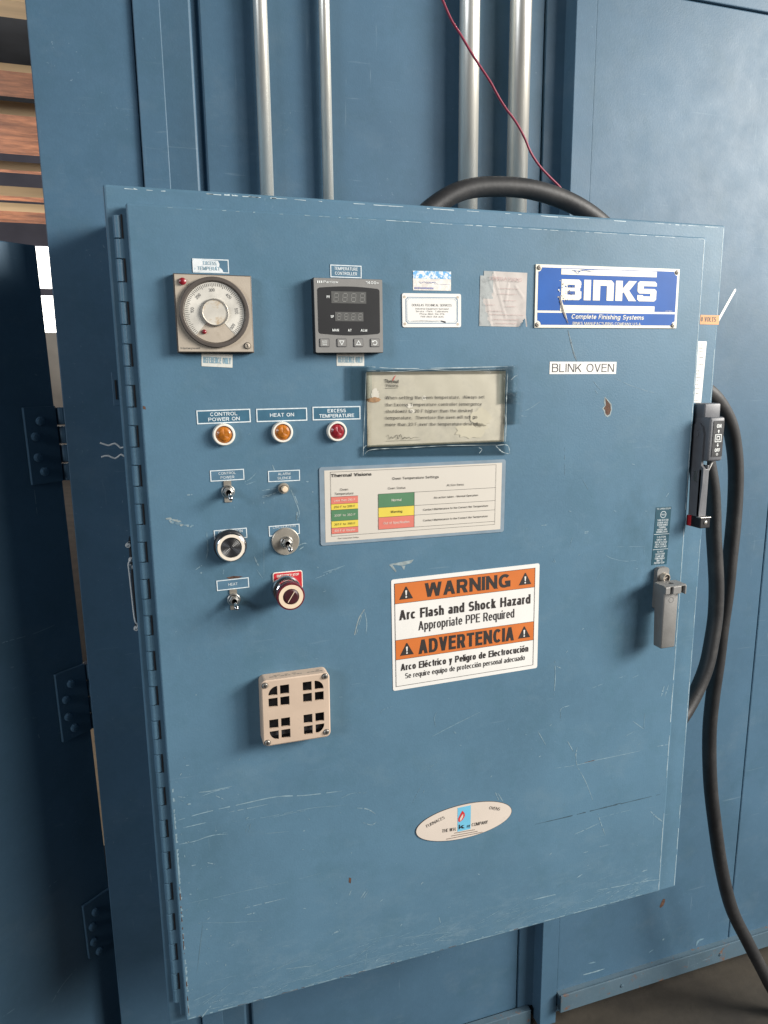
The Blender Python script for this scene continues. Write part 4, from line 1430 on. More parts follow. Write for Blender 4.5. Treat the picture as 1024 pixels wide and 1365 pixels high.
# emergency stop: red plate, collar, mushroom head
zs = zoom(260, 600, 6.206)
f = Frame(zs(648, 1012), zs(880, 992), zs(642, 1165), zs(898, 1138), 0.0)
hw, hh = f.W / 2, f.H / 2
bm = NB()
prism(bm, rrect(-hw, hw, -hh, hh, 0.003, 4), 0.0002, 0.0016, 1)
prism(bm, rrect(-hw + 0.0012, hw - 0.0012, -hh + 0.0012, hh - 0.0012, 0.0025, 4), 0.0017, 0.0019, 0)
es = mk('emergency_stop', bm, [M_REDP, M_BEZ], f.M, cab, label='red emergency stop button with a cream ring on a red plate')
bm = NB()
f.T(bm, 'EMERGENCY STOP', zs(676, 1040), zs(858, 1022), 3.2, 0.0022, 0.012)
mk('lettering', bm, M_BEZ, f.M, es)
HE = 0.044
head = fm(zs(795, 1213), -HE)
base_ = Matrix.Translation(Vector((0, HE, 0))) @ head
bm = NB()
lathe(bm, [(0.0205, 0.0003), (0.0205, 0.010), (0.0195, 0.012), (0.0175, 0.012), (0.0175, 0.024), (0.0150, 0.026), (0.0150, 0.030)], 0, 0, 48, 0)
mk('collar', bm, M_CHROME, base_, es, smooth=True)
bm = NB()
lathe(bm, [(0.0140, -0.020), (0.0150, -0.016), (0.0192, -0.011), (0.0200, -0.007), (0.0200, -0.002), (0.0192, 0.0002), (0.0170, 0.0004)], 0, 0, 48, 0)
mk('mushroom_head', bm, M_MAROON, head, es, smooth=True)
bm = NB()
lathe(bm, [(0.0174, -0.0004), (0.0171, 0.0008), (0.0116, 0.0008), (0.0112, -0.001)], 0, 0, 48, 0)
mk('cream_ring', bm, M_CREAMR, head, es, smooth=True)
bm = NB()
lathe(bm, [(0.0112, -0.001), (0.0108, 0.0004), (0.0085, 0.0014), (0.0, 0.0018)], 0, 0, 36, 0)
a = math.radians(57)
t, l = 0.0005, 0.0088
ca, sa = math.cos(a), math.sin(a)
poly(bm, [(ca * l - sa * t, sa * l + ca * t), (-ca * l - sa * t, -sa * l + ca * t), (-ca * l + sa * t, -sa * l - ca * t), (ca * l + sa * t, sa * l - ca * t)], 0.0021, 1)
mk('button_cap', bm, [M_MARD, M_CREAMR], head, es, smooth=False)

# --- beige vent box --------------------------------------------------
zv = zoom(320, 870, 7.314)
HV = 0.024
f = Frame(zv(203, 277), zv(872, 196), zv(226, 926), zv(886, 812), -HV)
hw, hh = f.W / 2, f.H / 2
bm = NB()
cols = [0.10, 0.232, 0.270, 0.402, 0.600, 0.732, 0.775, 0.908]
rows = [0.098, 0.235, 0.275, 0.408, 0.600, 0.735, 0.778, 0.912]
X = [-hw + 2 * hw * c for c in cols]
Y = [hh - 2 * hh * r for r in rows]
outer = rrect(-hw, hw, -hh, hh, 0.0075, 5)
holes = []
xs_ = [-hw + 0.0078] + X + [hw - 0.0078]
ys_ = [hh - 0.0078] + Y + [-hh + 0.0078]
# face plate: rim strip + grid of cells with the sixteen openings left out
for i in range(len(xs_) - 1):
    for j in range(len(ys_) - 1):
        if i % 2 == 1 and j % 2 == 1:
            x0, x1, y1, y0 = xs_[i], xs_[i + 1], ys_[j], ys_[j + 1]
            holes.append((x0, x1, y0, y1))
            cor = {(1, 1): ('l', 't'), (7, 1): ('r', 't'), (1, 7): ('l', 'b'), (7, 7): ('r', 'b')}.get((i, j))
            if cor:
                cxx, cyy = (x0 if cor[0] == 'l' else x1), (y1 if cor[1] == 't' else y0)
                ox, oy = (x1 if cor[0] == 'l' else x0), (y0 if cor[1] == 't' else y1)
                pts = [(cxx, cyy)]
                for k in range(9):
                    a = math.pi / 2 * k / 8
                    pts.append((ox + (cxx - ox) * math.cos(a), oy + (cyy - oy) * math.sin(a)))
                poly(bm, pts, 0.0, 0)
            # inside walls of the opening
            for (ax, ay, bx, by) in ((x0, y0, x1, y0), (x1, y0, x1, y1), (x1, y1, x0, y1), (x0, y1, x0, y0)):
                bm.faces.new([bm.verts.new((ax, ay, 0)), bm.verts.new((ax, ay, -0.003)), bm.verts.new((bx, by, -0.003)), bm.verts.new((bx, by, 0))])
        else:
            rect(bm, xs_[i], xs_[i + 1], ys_[j + 1], ys_[j], 0.0, 0)
bx = 0.0018
ins = rrect(-hw + bx, hw - bx, -hh + bx, hh - bx, 0.006, 5)
# border between the grid rectangle and the rounded outline
gr = [(xs_[-1], ys_[0]), (xs_[0], ys_[0]), (xs_[0], ys_[-1]), (xs_[-1], ys_[-1])]
m_ = 6
for c in range(4):
    arc = ins[c * m_:(c + 1) * m_]
    nxt = ins[((c + 1) % 4) * m_]
    poly(bm, [gr[c]] + arc, 0.0, 0)
    poly(bm, [gr[c], arc[-1], nxt, gr[(c + 1) % 4]], 0.0, 0)
lo = [bm.verts.new((p[0], p[1], -0.0012)) for p in outer]
hi = [bm.verts.new((p[0], p[1], 0.0)) for p in ins]
bk = [bm.verts.new((p[0], p[1], -HV + 0.0003)) for p in outer]
n = len(outer)
for k in range(n):
    k2 = (k + 1) % n
    bm.faces.new([lo[k], lo[k2], hi[k2], hi[k]])
    bm.faces.new([bk[k], bk[k2], lo[k2], lo[k]])
vent = mk('vent_box', bm, M_VENT, f.M, cab, label='square beige plastic buzzer vent with sixteen openings')
bm = NB()
rect(bm, -hw + 0.003, hw - 0.003, -hh + 0.003, hh - 0.003, -0.014, 0)
# baffle seen dimly through the openings
box(bm, -hw + 0.012, hw - 0.012, -hh + 0.012, -hh + 0.018, -0.013, -0.007, 1)
mk('baffle', bm, [M_HOLE, M_DGREY], f.M, vent)
for p, a in ((zv(243, 322), 0.2), (zv(828, 230), 0.8), (zv(268, 878), 1.6), (zv(842, 772), 0.1)):
    q = f.L(p)
    bm = NB()
    ring(bm, q[0], q[1], 0, 0.0048, 0.0002, 2, 24)
    screw(bm, q[0], q[1], 0.0003, 0.0040, 0, 1, a, True)
    mk('screw', bm, [M_STEEL, M_INK, M_BRONZED], f.M, vent)
bm = NB()
for k in range(2):
    y_ = -0.010 - k * 0.004
    x = -hw * 0.72
    while x < hw * 0.75:
        ln = random.uniform(0.002, 0.006)
        if random.random() < 0.75:
            bm.faces.new([bm.verts.new(v) for v in ((x, hh + 0.0002, y_ - 0.0008), (x + ln, hh + 0.0002, y_ - 0.0008), (x + ln, hh + 0.0002, y_ + 0.0008), (x, hh + 0.0002, y_ + 0.0008))])
        x += ln + 0.0012
mk('faded_marks', bm, M_INKG, f.M, vent)

# --- door latch ------------------------------------------------------
zl_ = zoom(855, 740, 10.5)
p0 = at(zl_(195, 165), 0.0)
p1 = at(zl_(355, 720), 0.0)
pw, ph = 0.0245, (p0.z - p1.z)
Mx = face_matrix(p0.x, 0.0, p0.z)
bm = NB()
prism(bm, rrect(-0.002, pw - 0.002, -ph, 0, 0.006, 5), 0.0003, 0.009, 0)
lt = mk('door_latch', bm, M_LATCH, Mx, cab, label='grey metal door latch with padlock hasp')
bm = NB()
qx, qz = pw * 0.46, -0.0165
lathe(bm, [(0.0078, 0.009), (0.0078, 0.0165), (0.0068, 0.018), (0.0058, 0.0178), (0.0054, 0.0150), (0, 0.0150)], qx, qz, 28, 0, [0, 0, 0, 1, 1])
a = 0.5
poly(bm, [(qx - 0.005, qz - 0.001), (qx + 0.004, qz + 0.0022), (qx + 0.005, qz + 0.001), (qx - 0.004, qz - 0.0022)], 0.0153, 0)
mk('lock_cylinder', bm, [M_BRONZE, M_BRONZED], Mx, lt, smooth=True)
# lever handle hanging down, standing 40 mm off the door
HL_ = 0.038
a0 = at(zl_(328, 450), -HL_)
a1 = at(zl_(470, 1285), -HL_)
bm = NB()
lx0, lx1 = a0.x - p0.x, a1.x - p0.x
ly0, ly1 = a1.z - p0.z, a0.z - p0.z
# side profile thickens at the top where it pivots
pr = [(ly0, HL_ - 0.020), (ly0, HL_), (ly1, HL_), (ly1, 0.010), (ly1 - 0.030, 0.009), (ly1 - 0.040, HL_ - 0.024)]
A_ = [bm.verts.new((lx0, y_, z_)) for y_, z_ in pr]
B_ = [bm.verts.new((lx1, y_, z_)) for y_, z_ in pr]
bm.faces.new(A_)
bm.faces.new(B_[::-1])
for i in range(len(pr)):
    j = (i + 1) % len(pr)
    bm.faces.new([A_[j], A_[i], B_[i], B_[j]])
bmesh.ops.recalc_face_normals(bm, faces=bm.faces)
bmesh.ops.bevel(bm, geom=list(bm.edges), offset=0.0022, segments=3, profile=0.5, affect='EDGES')
mxc, myc = (lx0 + lx1) / 2, ly1 - 0.024
ring(bm, mxc, myc, 0.0044, 0.0049, HL_ + 0.0002, 1, 24)
mk('lever', bm, [M_LATCH, M_DGREY], Mx, lt, smooth=True)
bm = NB()
# hasp: top tab with a hole, front lip with two slots
hx0, hx1 = lx0 - 0.006, lx1 + 0.008
hy = ly1 + 0.004
zf_, zb_ = HL_ + 0.009, HL_ - 0.020
cxh, czh, rh = (hx0 + hx1) / 2, (zf_ + zb_) / 2, 0.0052
n = 24
hol = [(cxh + rh * math.cos(2 * math.pi * k / n), czh + rh * math.sin(2 * math.pi * k / n)) for k in range(n)]
sq = []
for k in range(n):
    a = 2 * math.pi * k / n
    c_, s_ = math.cos(a), math.sin(a)
    t = min((hx1 - hx0) / 2 / max(abs(c_), 1e-6), (zf_ - zb_) / 2 / max(abs(s_), 1e-6))
    sq.append((cxh + c_ * t, czh + s_ * t))
for yy, flip in ((hy, False), (hy - 0.002, True)):
    I_ = [bm.verts.new((x, yy, z)) for x, z in hol]
    O_ = [bm.verts.new((x, yy, z)) for x, z in sq]
    for k in range(n):
        k2 = (k + 1) % n
        bm.faces.new([I_[k], O_[k], O_[k2], I_[k2]])
    if not flip:
        top_I, top_O = I_, O_
    else:
        for k in range(n):
            k2 = (k + 1) % n
            bm.faces.new([top_I[k], top_I[k2], I_[k2], I_[k]])
            bm.faces.new([top_O[k], O_[k], O_[k2], top_O[k2]])
bmesh.ops.recalc_face_normals(bm, faces=bm.faces)
box(bm, hx0 + 0.001, lx0 + 0.0045, hy - 0.014, hy - 0.002, HL_ + 0.002, zf_, 0, 0.0008)
box(bm, lx0 + 0.0105, lx1 - 0.0025, hy - 0.015, hy - 0.002, HL_ + 0.002, zf_, 0, 0.0008)
box(bm, lx1 + 0.005, hx1, hy - 0.017, hy - 0.002, HL_ - 0.015, zf_, 0, 0.0008)
box(bm, lx0 + 0.0045, lx0 + 0.0105, hy - 0.012, hy - 0.003, HL_ + 0.0008, HL_ + 0.0016, 1)
box(bm, lx1 + 0.0002, lx1 + 0.0045, hy - 0.018, hy - 0.003, HL_ - 0.014, HL_ - 0.002, 1)
mk('padlock_hasp', bm, [M_LATCH, M_BLACK], Mx, lt)

# --- disconnect handle on the right flange ---------------------------
zq = zoom(900, 520, 6.82)
YFL = 0.018
q0 = at(zq(165, 240), YFL)          # inner back edge on the flange
HX = q0.x - 0.001
yfront = -0.030
front_tl = at_x(zq(335, 285), HX + 0.002)
HH_ = YFL - front_tl.y


def hz(py):
    return at((930, 520 + py / 6.82), -0.005).z


Mh = face_matrix(HX, YFL, ZO)
bm = NB()


def hb(bm, x0, x1, z0, z1, d0, d1, mi=0, bev=0.002):
    box(bm, x0, x1, z0 - ZO, z1 - ZO, d0, d1, mi, bev, 3)


zt0, zt1, zt2 = at(zq(170, 120), 0.01).z, at(zq(165, 240), 0.01).z, at(zq(150, 710), 0.01).z
DF = min(0.060, max(0.030, HH_))
hb(bm, 0.0, 0.034, zt1 - 0.004, zt0, 0.0004, DF * 0.62, 0, 0.003)
hb(bm, -0.001, 0.030, zt1 - 0.074, zt1, 0.0004, DF, 0, 0.004)
handle = mk('disconnect_handle', bm, M_HANDL, Mh, cab, smooth=True, label='dark grey rotary disconnect handle with red tip on the right flange')
bm = NB()
zc_ = zt1 - 0.006 - ZO
prism(bm, rrect(0.006, 0.0275, zc_ - 0.060, zc_, 0.001, 2), DF + 0.0003, DF + 0.0008, 0)
text(bm, 'ON', 0.0167, zc_ - 0.0085, 0.0062, 0.0095, DF + 0.0011, 0.03, 'C', 1)
for sg, yc in ((1, zc_ - 0.0175), (-1, zc_ - 0.0405)):
    poly(bm, [(0.0167 - 0.0024, yc), (0.0167 + 0.0024, yc), (0.0167, yc + 0.0032 * sg)], DF + 0.0011, 1)
    rect(bm, 0.0167 - 0.0008, 0.0167 + 0.0008, min(yc, yc - 0.003 * sg), max(yc, yc - 0.003 * sg), DF + 0.00115, 1)
outline(bm, 0.0167 - 0.0068, 0.0167 + 0.0068, zc_ - 0.0355, zc_ - 0.0225, 0.0013, DF + 0.0011, 1)
outline(bm, 0.0167 - 0.0034, 0.0167 + 0.0034, zc_ - 0.0325, zc_ - 0.0255, 0.0013, DF + 0.0011, 1)
text(bm, 'OFF', 0.0167, zc_ - 0.0490, 0.0058, 0.0110, DF + 0.0011, 0.03, 'C', 1)
text(bm, 'O', 0.0167, zc_ - 0.0560, 0.0040, 0.0042, DF + 0.0011, 0.03, 'C', 1)
mk('position_label', bm, [M_BLACK, M_WHITE], Mh, handle)
# lever arm: side cheek along the housing, then the grip hanging down to a red tipped block
bm = NB()
zg1 = zt1 - 0.010 - ZO
zg2 = at(zq(150, 700), 0.0).z - ZO
zg3 = at(zq(200, 1130), 0.0).z - ZO
pts = [(0.0044, zg1)]
ch = [(0.004, zg1 - 0.012), (0.012, zg1 - 0.002), (0.022, zg1), (0.030, zg1 - 0.006), (0.034, zg1 - 0.018), (0.034, zg2 + 0.004), (0.040, zg2), (0.040, zg2 - 0.026), (0.036, zg3), (0.012, zg3), (0.010, zg2 - 0.026), (0.004, zg2 + 0.004)]
X0, X1 = -0.0052, -0.0008
A_ = [bm.verts.new((X0, y_, d_)) for d_, y_ in ch]
B_ = [bm.verts.new((X1, y_, d_)) for d_, y_ in ch]
bm.faces.new(A_)
bm.faces.new(B_[::-1])
for i in range(len(ch)):
    j = (i + 1) % len(ch)
    bm.faces.new([A_[j], A_[i], B_[i], B_[j]])
bmesh.ops.recalc_face_normals(bm, faces=bm.faces)
box(bm, X0, 0.0095, zg3, zg2 - 0.002, 0.0300, 0.0365, 0, 0.001)
box(bm, 0.0075, 0.0115, zg3, zg2 + 0.004, 0.0130, 0.0350, 0, 0.001)
box(bm, X0 - 0.0006, X0 + 0.0001, zg2 - 0.024, zg2 - 0.006, 0.0180, 0.0270, 1)
lathe_b = NB()
lathe(lathe_b, [(0.006, 0.0), (0.006, 0.0012), (0.0, 0.0016)], 0, 0, 20)
lathe_b.transform(Matrix(((0, 0, -1, X0), (0, 1, 0, zg1 - 0.018), (1, 0, 0, 0.018), (0, 0, 0, 1))))
me_ = bpy.data.meshes.new('t')
lathe_b.to_mesh(me_)
lathe_b.free()
bm.from_mesh(me_)
mk('lever', bm, [M_HANDL, M_STEEL], Mh, handle)
bm = NB()
box(bm, -0.0062, 0.0145, zg3 - 0.0195, zg3 - 0.0005, 0.0200, 0.0430, 0, 0.0015)
lathe(bm, [(0.0032, 0.0430), (0.0032, 0.0440), (0.0, 0.0446)], 0.0045, zg3 - 0.0095, 16, 1)
box(bm, -0.0066, 0.0150, zg3 - 0.0016, zg3 - 0.0002, 0.0330, 0.0440, 1, 0.0003)
mk('tip_block', bm, [M_BLACK, M_STEEL], Mh, handle)
bm = NB()
box(bm, -0.0060, 0.0142, zg3 - 0.0200, zg3 - 0.0008, 0.0080, 0.0198, 0, 0.002)
mk('red_tip', bm, M_REDP, Mh, handle)
bm = NB()
sb = [at(zq(350, 650), -0.012), at(zq(300, 880), -0.010)]
tube(bm, [Vector((0.018, zt1 - 0.076 - ZO, DF - 0.010)), Vector((0.014, zg2 - 0.010, DF - 0.016)), Vector((0.0085, zg2 - 0.030, 0.030))], 0.0022, 8)
mk('spring_link', bm, M_LATCH, Mh, handle)

# --- bits on the cabinet's left side
bm = NB()
pa, pb = at((148, 496), 0.20), at((159, 541), 0.20)
box(bm, pa.x, -0.0258, 0.200, 0.206, pb.z, pa.z, 0, 0.001)
box(bm, pa.x + 0.004, pa.x + 0.0065, 0.1985, 0.1995, pb.z + 0.01, pa.z - 0.012, 1)
mk('side_bracket', bm, [M_OVEN, M_HOLE], Matrix(), cab)
bm = NB()
zi = zoom(140, 700, 6.825)
tp, bt = at(zi(240, 140), 0.10), at(zi(300, 930), 0.10)
box(bm, min(tp.x, bt.x) - 0.004, -0.0258, 0.100, 0.135, bt.z, tp.z, 0, 0.002)
clip = mk('terminal_strip', bm, M_BLACK, Matrix(), cab, label='black strip with bare wire on the left side of the cabinet')
xx = min(tp.x, bt.x) - 0.004
bm = NB()
for p in (zi(210, 187), zi(285, 945), zi(238, 318), zi(236, 385)):
    q = at(p, 0.096)
    lb = NB()
    lathe(lb, [(0.0035, -0.004), (0.0040, 0.0), (0.0032, 0.003), (0.0, 0.0036)], 0, 0, 12)
    lb.transform(face_matrix(q.x, 0.099, q.z))
    me_ = bpy.data.meshes.new('t')
    lb.to_mesh(me_)
    lb.free()
    bm.from_mesh(me_)
    tube(bm, [at((p[0] - 3.5, p[1] + 0.4), 0.096), q], 0.0012, 8)
tube(bm, spline([at(zi(*p), 0.094) for p in ((240, 310), (215, 350), (222, 430), (245, 640), (272, 860), (300, 905), (290, 940))], 6), 0.0013, 8)
mk('terminal_wire', bm, M_WIREW, Matrix(), clip)

# ================================================================== CONDUITS AND CABLES
zc = ZO + 0.0245
for p0, p1, wpx, lab, m_ in (((360, 262), (343, 0), 18.5, 'left pipe of the thin pair of steel conduits, the slightly thicker one', 0),
                             ((440, 265), (430, 0), 14.5, 'thinnest steel conduit, standing alone between the thin left one and the thick pair', 0),
                             ((623, 275), (627, 0), 27.0, 'left conduit of the thick pair behind the black cable arch', 0),
                             ((690, 282), (693, 0), 28.5, 'right conduit of the thick pair, nearest to the right hand panel', 0)):
    mid = (((p0[0] + p1[0]) / 2), (p0[1] + p1[1]) / 2)
    q = at(mid, 0.27)
    r = wpx / 2 * depth(q) / FPX
    yq = YR - 0.006 - r
    q = at(mid, yq)
    bm = NB()
    tube(bm, [Vector((q.x, yq, zc - 0.02)), Vector((q.x, yq, zc + 0.6)), Vector((q.x, yq, 2.6)), Vector((q.x, yq, TOPZ))], r, 28)
    tag(mk('steel_conduit', bm, M_GALV), lab, 'conduit', 'galvanised conduits rising from the cabinet top')


def cable(name, pts, r, m_, lab, cat, per=10, n=16, group=None):
    bm = NB()
    tube(bm, spline(pts, per), r, n)
    return tag(mk(name, bm, m_), lab, cat, group)


zj = zoom(550, 0, 3.657)
cable('power_cable', [at((545, 320), 0.15), at((562, 292), 0.15), at((577, 276), 0.15), at((606, 258), 0.15), at((640, 249.5), 0.15), at((686, 249.7), 0.15), at((722, 256), 0.15), at((758, 269), 0.15), at((790, 288), 0.15), at((815, 312), 0.15), at((830, 340), 0.15)],
      0.0158, M_RUBBER, 'thick black cable arching over the top of the cabinet', 'cable', group='thick black rubber cables')
zk_ = zoom(840, 380, 2.625)
zn = zoom(600, 980, 2.415)
A = [((930, 512), 0.10), ((954, 532), 0.115), ((971.5, 563), 0.13), ((978.5, 595), 0.14), ((981, 628), 0.145), ((980, 669), 0.15), ((977, 707), 0.15), ((973, 746), 0.15), ((968.5, 791), 0.155), ((962, 837), 0.16), ((957, 880), 0.165), ((950, 930), 0.17),
     (zn(835, 0), 0.175), (zn(838, 150), 0.175), (zn(853, 290), 0.175), (zn(874, 430), 0.175), (zn(907, 560), 0.17), (zn(958, 665), 0.16), (zn(1000, 745), 0.15), (zn(1040, 820), 0.14), (zn(1100, 900), 0.12)]
cable('power_cable', [at(p, y) for p, y in A], 0.0150, M_RUBBER, 'long thick black cable hanging at the right and trailing down to the lower right corner', 'cable', group='thick black rubber cables')
Bc = [((938, 590), 0.070), ((944, 620), 0.075), ((949, 650), 0.08), ((951, 685), 0.085), ((951.5, 711), 0.085), ((953.5, 746), 0.085), ((955, 784), 0.085), ((953.5, 822), 0.085), ((948.5, 856), 0.08), ((942, 887), 0.075), ((930, 918), 0.07), ((914, 948), 0.06), ((895, 975), 0.045)]
cable('power_cable', [at(p, y) for p, y in Bc], 0.0142, M_RUBBER, 'short thick black cable curling behind the right edge of the cabinet below the red tip', 'cable', group='thick black rubber cables')
Wr = [(584, -14), (590, 0), (602, 27), (614, 46), (627, 68), (637, 84), (653, 108), (664, 128), (674, 144), (688, 163), (699, 183), (708, 204), (720, 222), (733, 236), (745, 248), (757, 262)]
cable('red_wire', [at(p, 0.205) for p in Wr], 0.0020, M_WIRER, 'thin red wire slanting across the thick conduits down to the cable', 'wire', 6, 10)
zo = zoom(120, 480, 8.53)
cable('wire_end', [at(zo(*p), 0.12) for p in ((115, 940), (160, 955), (215, 970), (255, 955), (290, 950), (325, 975), (350, 997), (375, 992), (420, 985))], 0.0013, M_WIREW, 'upper of the two wavy white wire ends left of the hinge', 'wire', 6, 8, 'wavy wire ends')
cable('wire_end', [at(zo(*p), 0.12) for p in ((130, 1105), (170, 1090), (215, 1090), (260, 1110), (295, 1115), (325, 1095), (360, 1075), (415, 1110), (440, 1115))], 0.0013, M_WIREW, 'lower of the two wavy white wire ends left of the hinge', 'wire', 6, 8, 'wavy wire ends')
za = zoom(900, 370, 7.8)
e0, e1 = at(za(625, 125), 0.05), at(za(455, 430), 0.045)
bm = NB()
t = (e1 - e0).normalized()
s = t.cross(Vector((0, 1, 0))).normalized()
nn2 = s.cross(t)
rows_ = []
for p, wd in ((e0 - t * 0.001, 0.0012), (e0 + t * 0.002, 0.0022), (e1, 0.0024), (e1 + t * 0.02, 0.0024)):
    rows_.append([bm.verts.new(p + s * a * wd + nn2 * c_ * 0.0006) for a, c_ in ((-1, -1), (1, -1), (1, 1), (-1, 1))])
for a, c_ in zip(rows_, rows_[1:]):
    for k in range(4):
        bm.faces.new([a[k], a[(k + 1) % 4], c_[(k + 1) % 4], c_[k]])
bm.faces.new(rows_[0][::-1])
bm.faces.new(rows_[-1])
tag(mk('cable_tie', bm, M_ZIP), 'pale nylon cable tie tail sticking up beside the orange voltage label', 'cable tie')


# ================================================================== LABELS, SIGNS, PLATES
def legend(corners, lines, lab, deep=False, hfac=0.27, bold=0.012, tw=0.62, z=0.0004, dy=0.0):
    """corners tl, tr, bl, br in photo pixels; lines of (text, width share)"""
    f = Frame(*corners, 0.0)
    hw, hh = f.W / 2, f.H / 2
    bm = NB()
    prism(bm, [(-hw, -hh), (hw, -hh), (hw, hh), (-hw, hh)], 0.0001, z, 0)
    o = tag(mk('legend_plate', bm, M_LEGD if deep else M_LEGB, f.M), lab, 'label', 'white bordered legend plates on the door')
    bm = NB()
    t = 0.00155 if f.W > 0.06 else 0.00125
    outline(bm, -hw + 0.0003, hw - 0.0003, -hh + 0.0003, hh - 0.0003, t, z + 0.0002)
    mk('border', bm, M_LEGW, f.M, o)
    bm = NB()
    n = len(lines)
    for k, (s_, wf) in enumerate(lines):
        y_ = (0 if n == 1 else (hh * 0.36 if k == 0 else -hh * 0.36)) + dy * hh
        text(bm, s_, 0, y_, 2 * hh * hfac, 2 * hw * wf, z + 0.0002, bold)
    mk('lettering', bm, M_LEGW, f.M, o)
    return o


legend((ze(124, 66), ze(410, 57), ze(128, 142), ze(412, 130)), [('CONTROL', 0.50), ('POWER ON', 0.58)], 'blue legend plate reading CONTROL POWER ON above the left amber light', True, 0.25, 0.02)
legend((ze(437, 58), ze(708, 51), ze(441, 130), ze(708, 122)), [('HEAT ON', 0.47)], 'blue legend plate reading HEAT ON above the middle amber light', True, 0.26, 0.02)
legend((ze(732, 47), ze(987, 43), ze(736, 121), ze(988, 115)), [('EXCESS', 0.38), ('TEMPERATURE', 0.72)], 'blue legend plate reading EXCESS TEMPERATURE above the red light', True, 0.25, 0.02)
legend((ze(195, 382), ze(376, 372), ze(199, 442), ze(379, 432)), [('CONTROL', 0.50), ('POWER', 0.40)], 'blue legend plate reading CONTROL POWER above the upper left toggle', False, 0.22, 0.005)
legend((ze(500, 384), ze(670, 377), ze(502, 445), ze(670, 437)), [('ALARM', 0.38), ('SILENCE', 0.42)], 'blue legend plate reading ALARM SILENCE above the small silver button', False, 0.21, 0.005)
legend((ze(215, 696), ze(391, 681), ze(219, 752), ze(394, 736)), [('CIRCULATION', 0.72)], 'blue legend plate reading CIRCULATION half covered by the black button', False, 0.26, 0.008, dy=0.45)
legend((ze(503, 674), ze(668, 660), ze(507, 730), ze(669, 716)), [('CIRCULATION', 0.72), ('ON', 0.15)], 'worn blue legend plate half covered by the round steel disc', False, 0.22, -0.004, dy=0.28)
legend((ze(229, 960), ze(402, 941), ze(233, 1016), ze(403, 997)), [('HEAT', 0.28)], 'blue legend plate reading HEAT below a rust streak', False, 0.24, 0.005)
legend((zt_(276, 68), zt_(670, 85), zt_(284, 232), zt_(675, 246)), [('TEMPERATURE', 0.74), ('CONTROLLER', 0.70)], 'blue legend plate reading TEMPERATURE CONTROLLER above the grey digital controller', False, 0.24, 0.012, dy=0.05)

# torn legend above the dial
f = Frame(zd(266, 36), zd(683, 50), zd(272, 200), zd(690, 214), 0.0)
hw, hh = f.W / 2, f.H / 2
bm = NB()
prism(bm, [(-hw, -hh), (hw, -hh), (hw, hh), (-hw, hh)], 0.0001, 0.0004, 0)
o = tag(mk('legend_plate', bm, M_LEGB, f.M), 'torn mostly white legend plate above the dial gauge', 'label', 'white bordered legend plates on the door')
bm = NB()
outline(bm, -hw + 0.0003, hw - 0.0003, -hh + 0.0003, hh - 0.0003, 0.0013, 0.0006)
mk('border', bm, M_LEGW, f.M, o)
bm = NB()
poly(bm, [(-hw + 0.0002, -hh + 0.0015), (hw * 0.66, -hh + 0.0015), (hw * 0.62, -hh * 0.5), (hw * 0.45, -hh * 0.1), (hw * 0.48, hh * 0.3), (hw * 0.40, hh * 0.75), (-hw * 0.9, hh * 0.85), (-hw + 0.0002, hh * 0.6)], 0.0008, 0)
mk('torn_paper', bm, M_TORN, f.M, o)
bm = NB()
text(bm, 'EXCESS', -hw * 0.05, hh * 0.38, hh * 0.50, hw * 0.72, 0.0011, 0.005)
text(bm, 'TEMPERAT', -hw * 0.12, -hh * 0.36, hh * 0.50, hw * 1.22, 0.0011, 0.005)
mk('lettering', bm, M_INKB, f.M, o)


def sticker(name, corners, m_, lab, cat, r=0.0, t=0.0004, y=0.0, group=None):
    f = Frame(*corners, y)
    hw, hh = f.W / 2, f.H / 2
    bm = NB()
    if r:
        prism(bm, rrect(-hw, hw, -hh, hh, r, 5), 0.0001, t, 0)
    else:
        prism(bm, [(-hw, -hh), (hw, -hh), (hw, hh), (-hw, hh)], 0.0001, t, 0)
    return f, tag(mk(name, bm, m_, f.M), lab, cat, group), hw, hh


zr = zoom(210, 320, 3.303)
for cs, lab in (((zr(193, 497), zr(331, 504), zr(195, 555), zr(330, 562)), 'cream REFERENCE ONLY strip stuck under the dial gauge'),
                ((zr(788, 498), zr(910, 498), zr(790, 553), zr(910, 556)), 'cream REFERENCE ONLY strip stuck under the grey digital controller')):
    f, o, hw, hh = sticker('reference_label', cs, M_CREAM, lab, 'label', group='cream REFERENCE ONLY strips')
    bm = NB()
    text(bm, 'REFERENCE ONLY', 0, 0.0, hh * 0.95, hw * 1.78, 0.0006, 0.010)
    mk('lettering', bm, M_INKB, f.M, o)

# blue and white scuffed sticker
zp = zoom(525, 340, 8.904)
f, o, hw, hh = sticker('service_sticker', (zp(224, 185), zp(678, 198), zp(230, 418), zp(678, 425)), M_STKW, 'scuffed half blue, half white sticker above the white service plate', 'sticker')
bm = NB()
rect(bm, -hw, hw, hh * 0.22, hh, 0.0006)
mk('blue_header', bm, M_STKB, f.M, o)
bm = NB()
x = -hw * 0.93
while x < hw * 0.05:
    ln = random.uniform(0.0012, 0.0030)
    rect(bm, x, x + ln, -hh * 0.86, -hh * 0.68, 0.0006)
    x += ln + 0.0008
rect(bm, hw * 0.1, hw * 0.95, -hh * 0.345, -hh * 0.32, 0.0006)
for k in range(3):
    x = random.uniform(-0.85, 0.0) * hw
    ribbon(bm, [(x, -hh * 0.1), (x + 0.004, -hh * 0.25), (x + 0.009, -hh * 0.12), (x + 0.014, -hh * 0.3)], 0.0006, 0.0007, 0)
mk('faded_print', bm, mat('purple_ink', (0.16, 0.17, 0.36), 0.6), f.M, o)

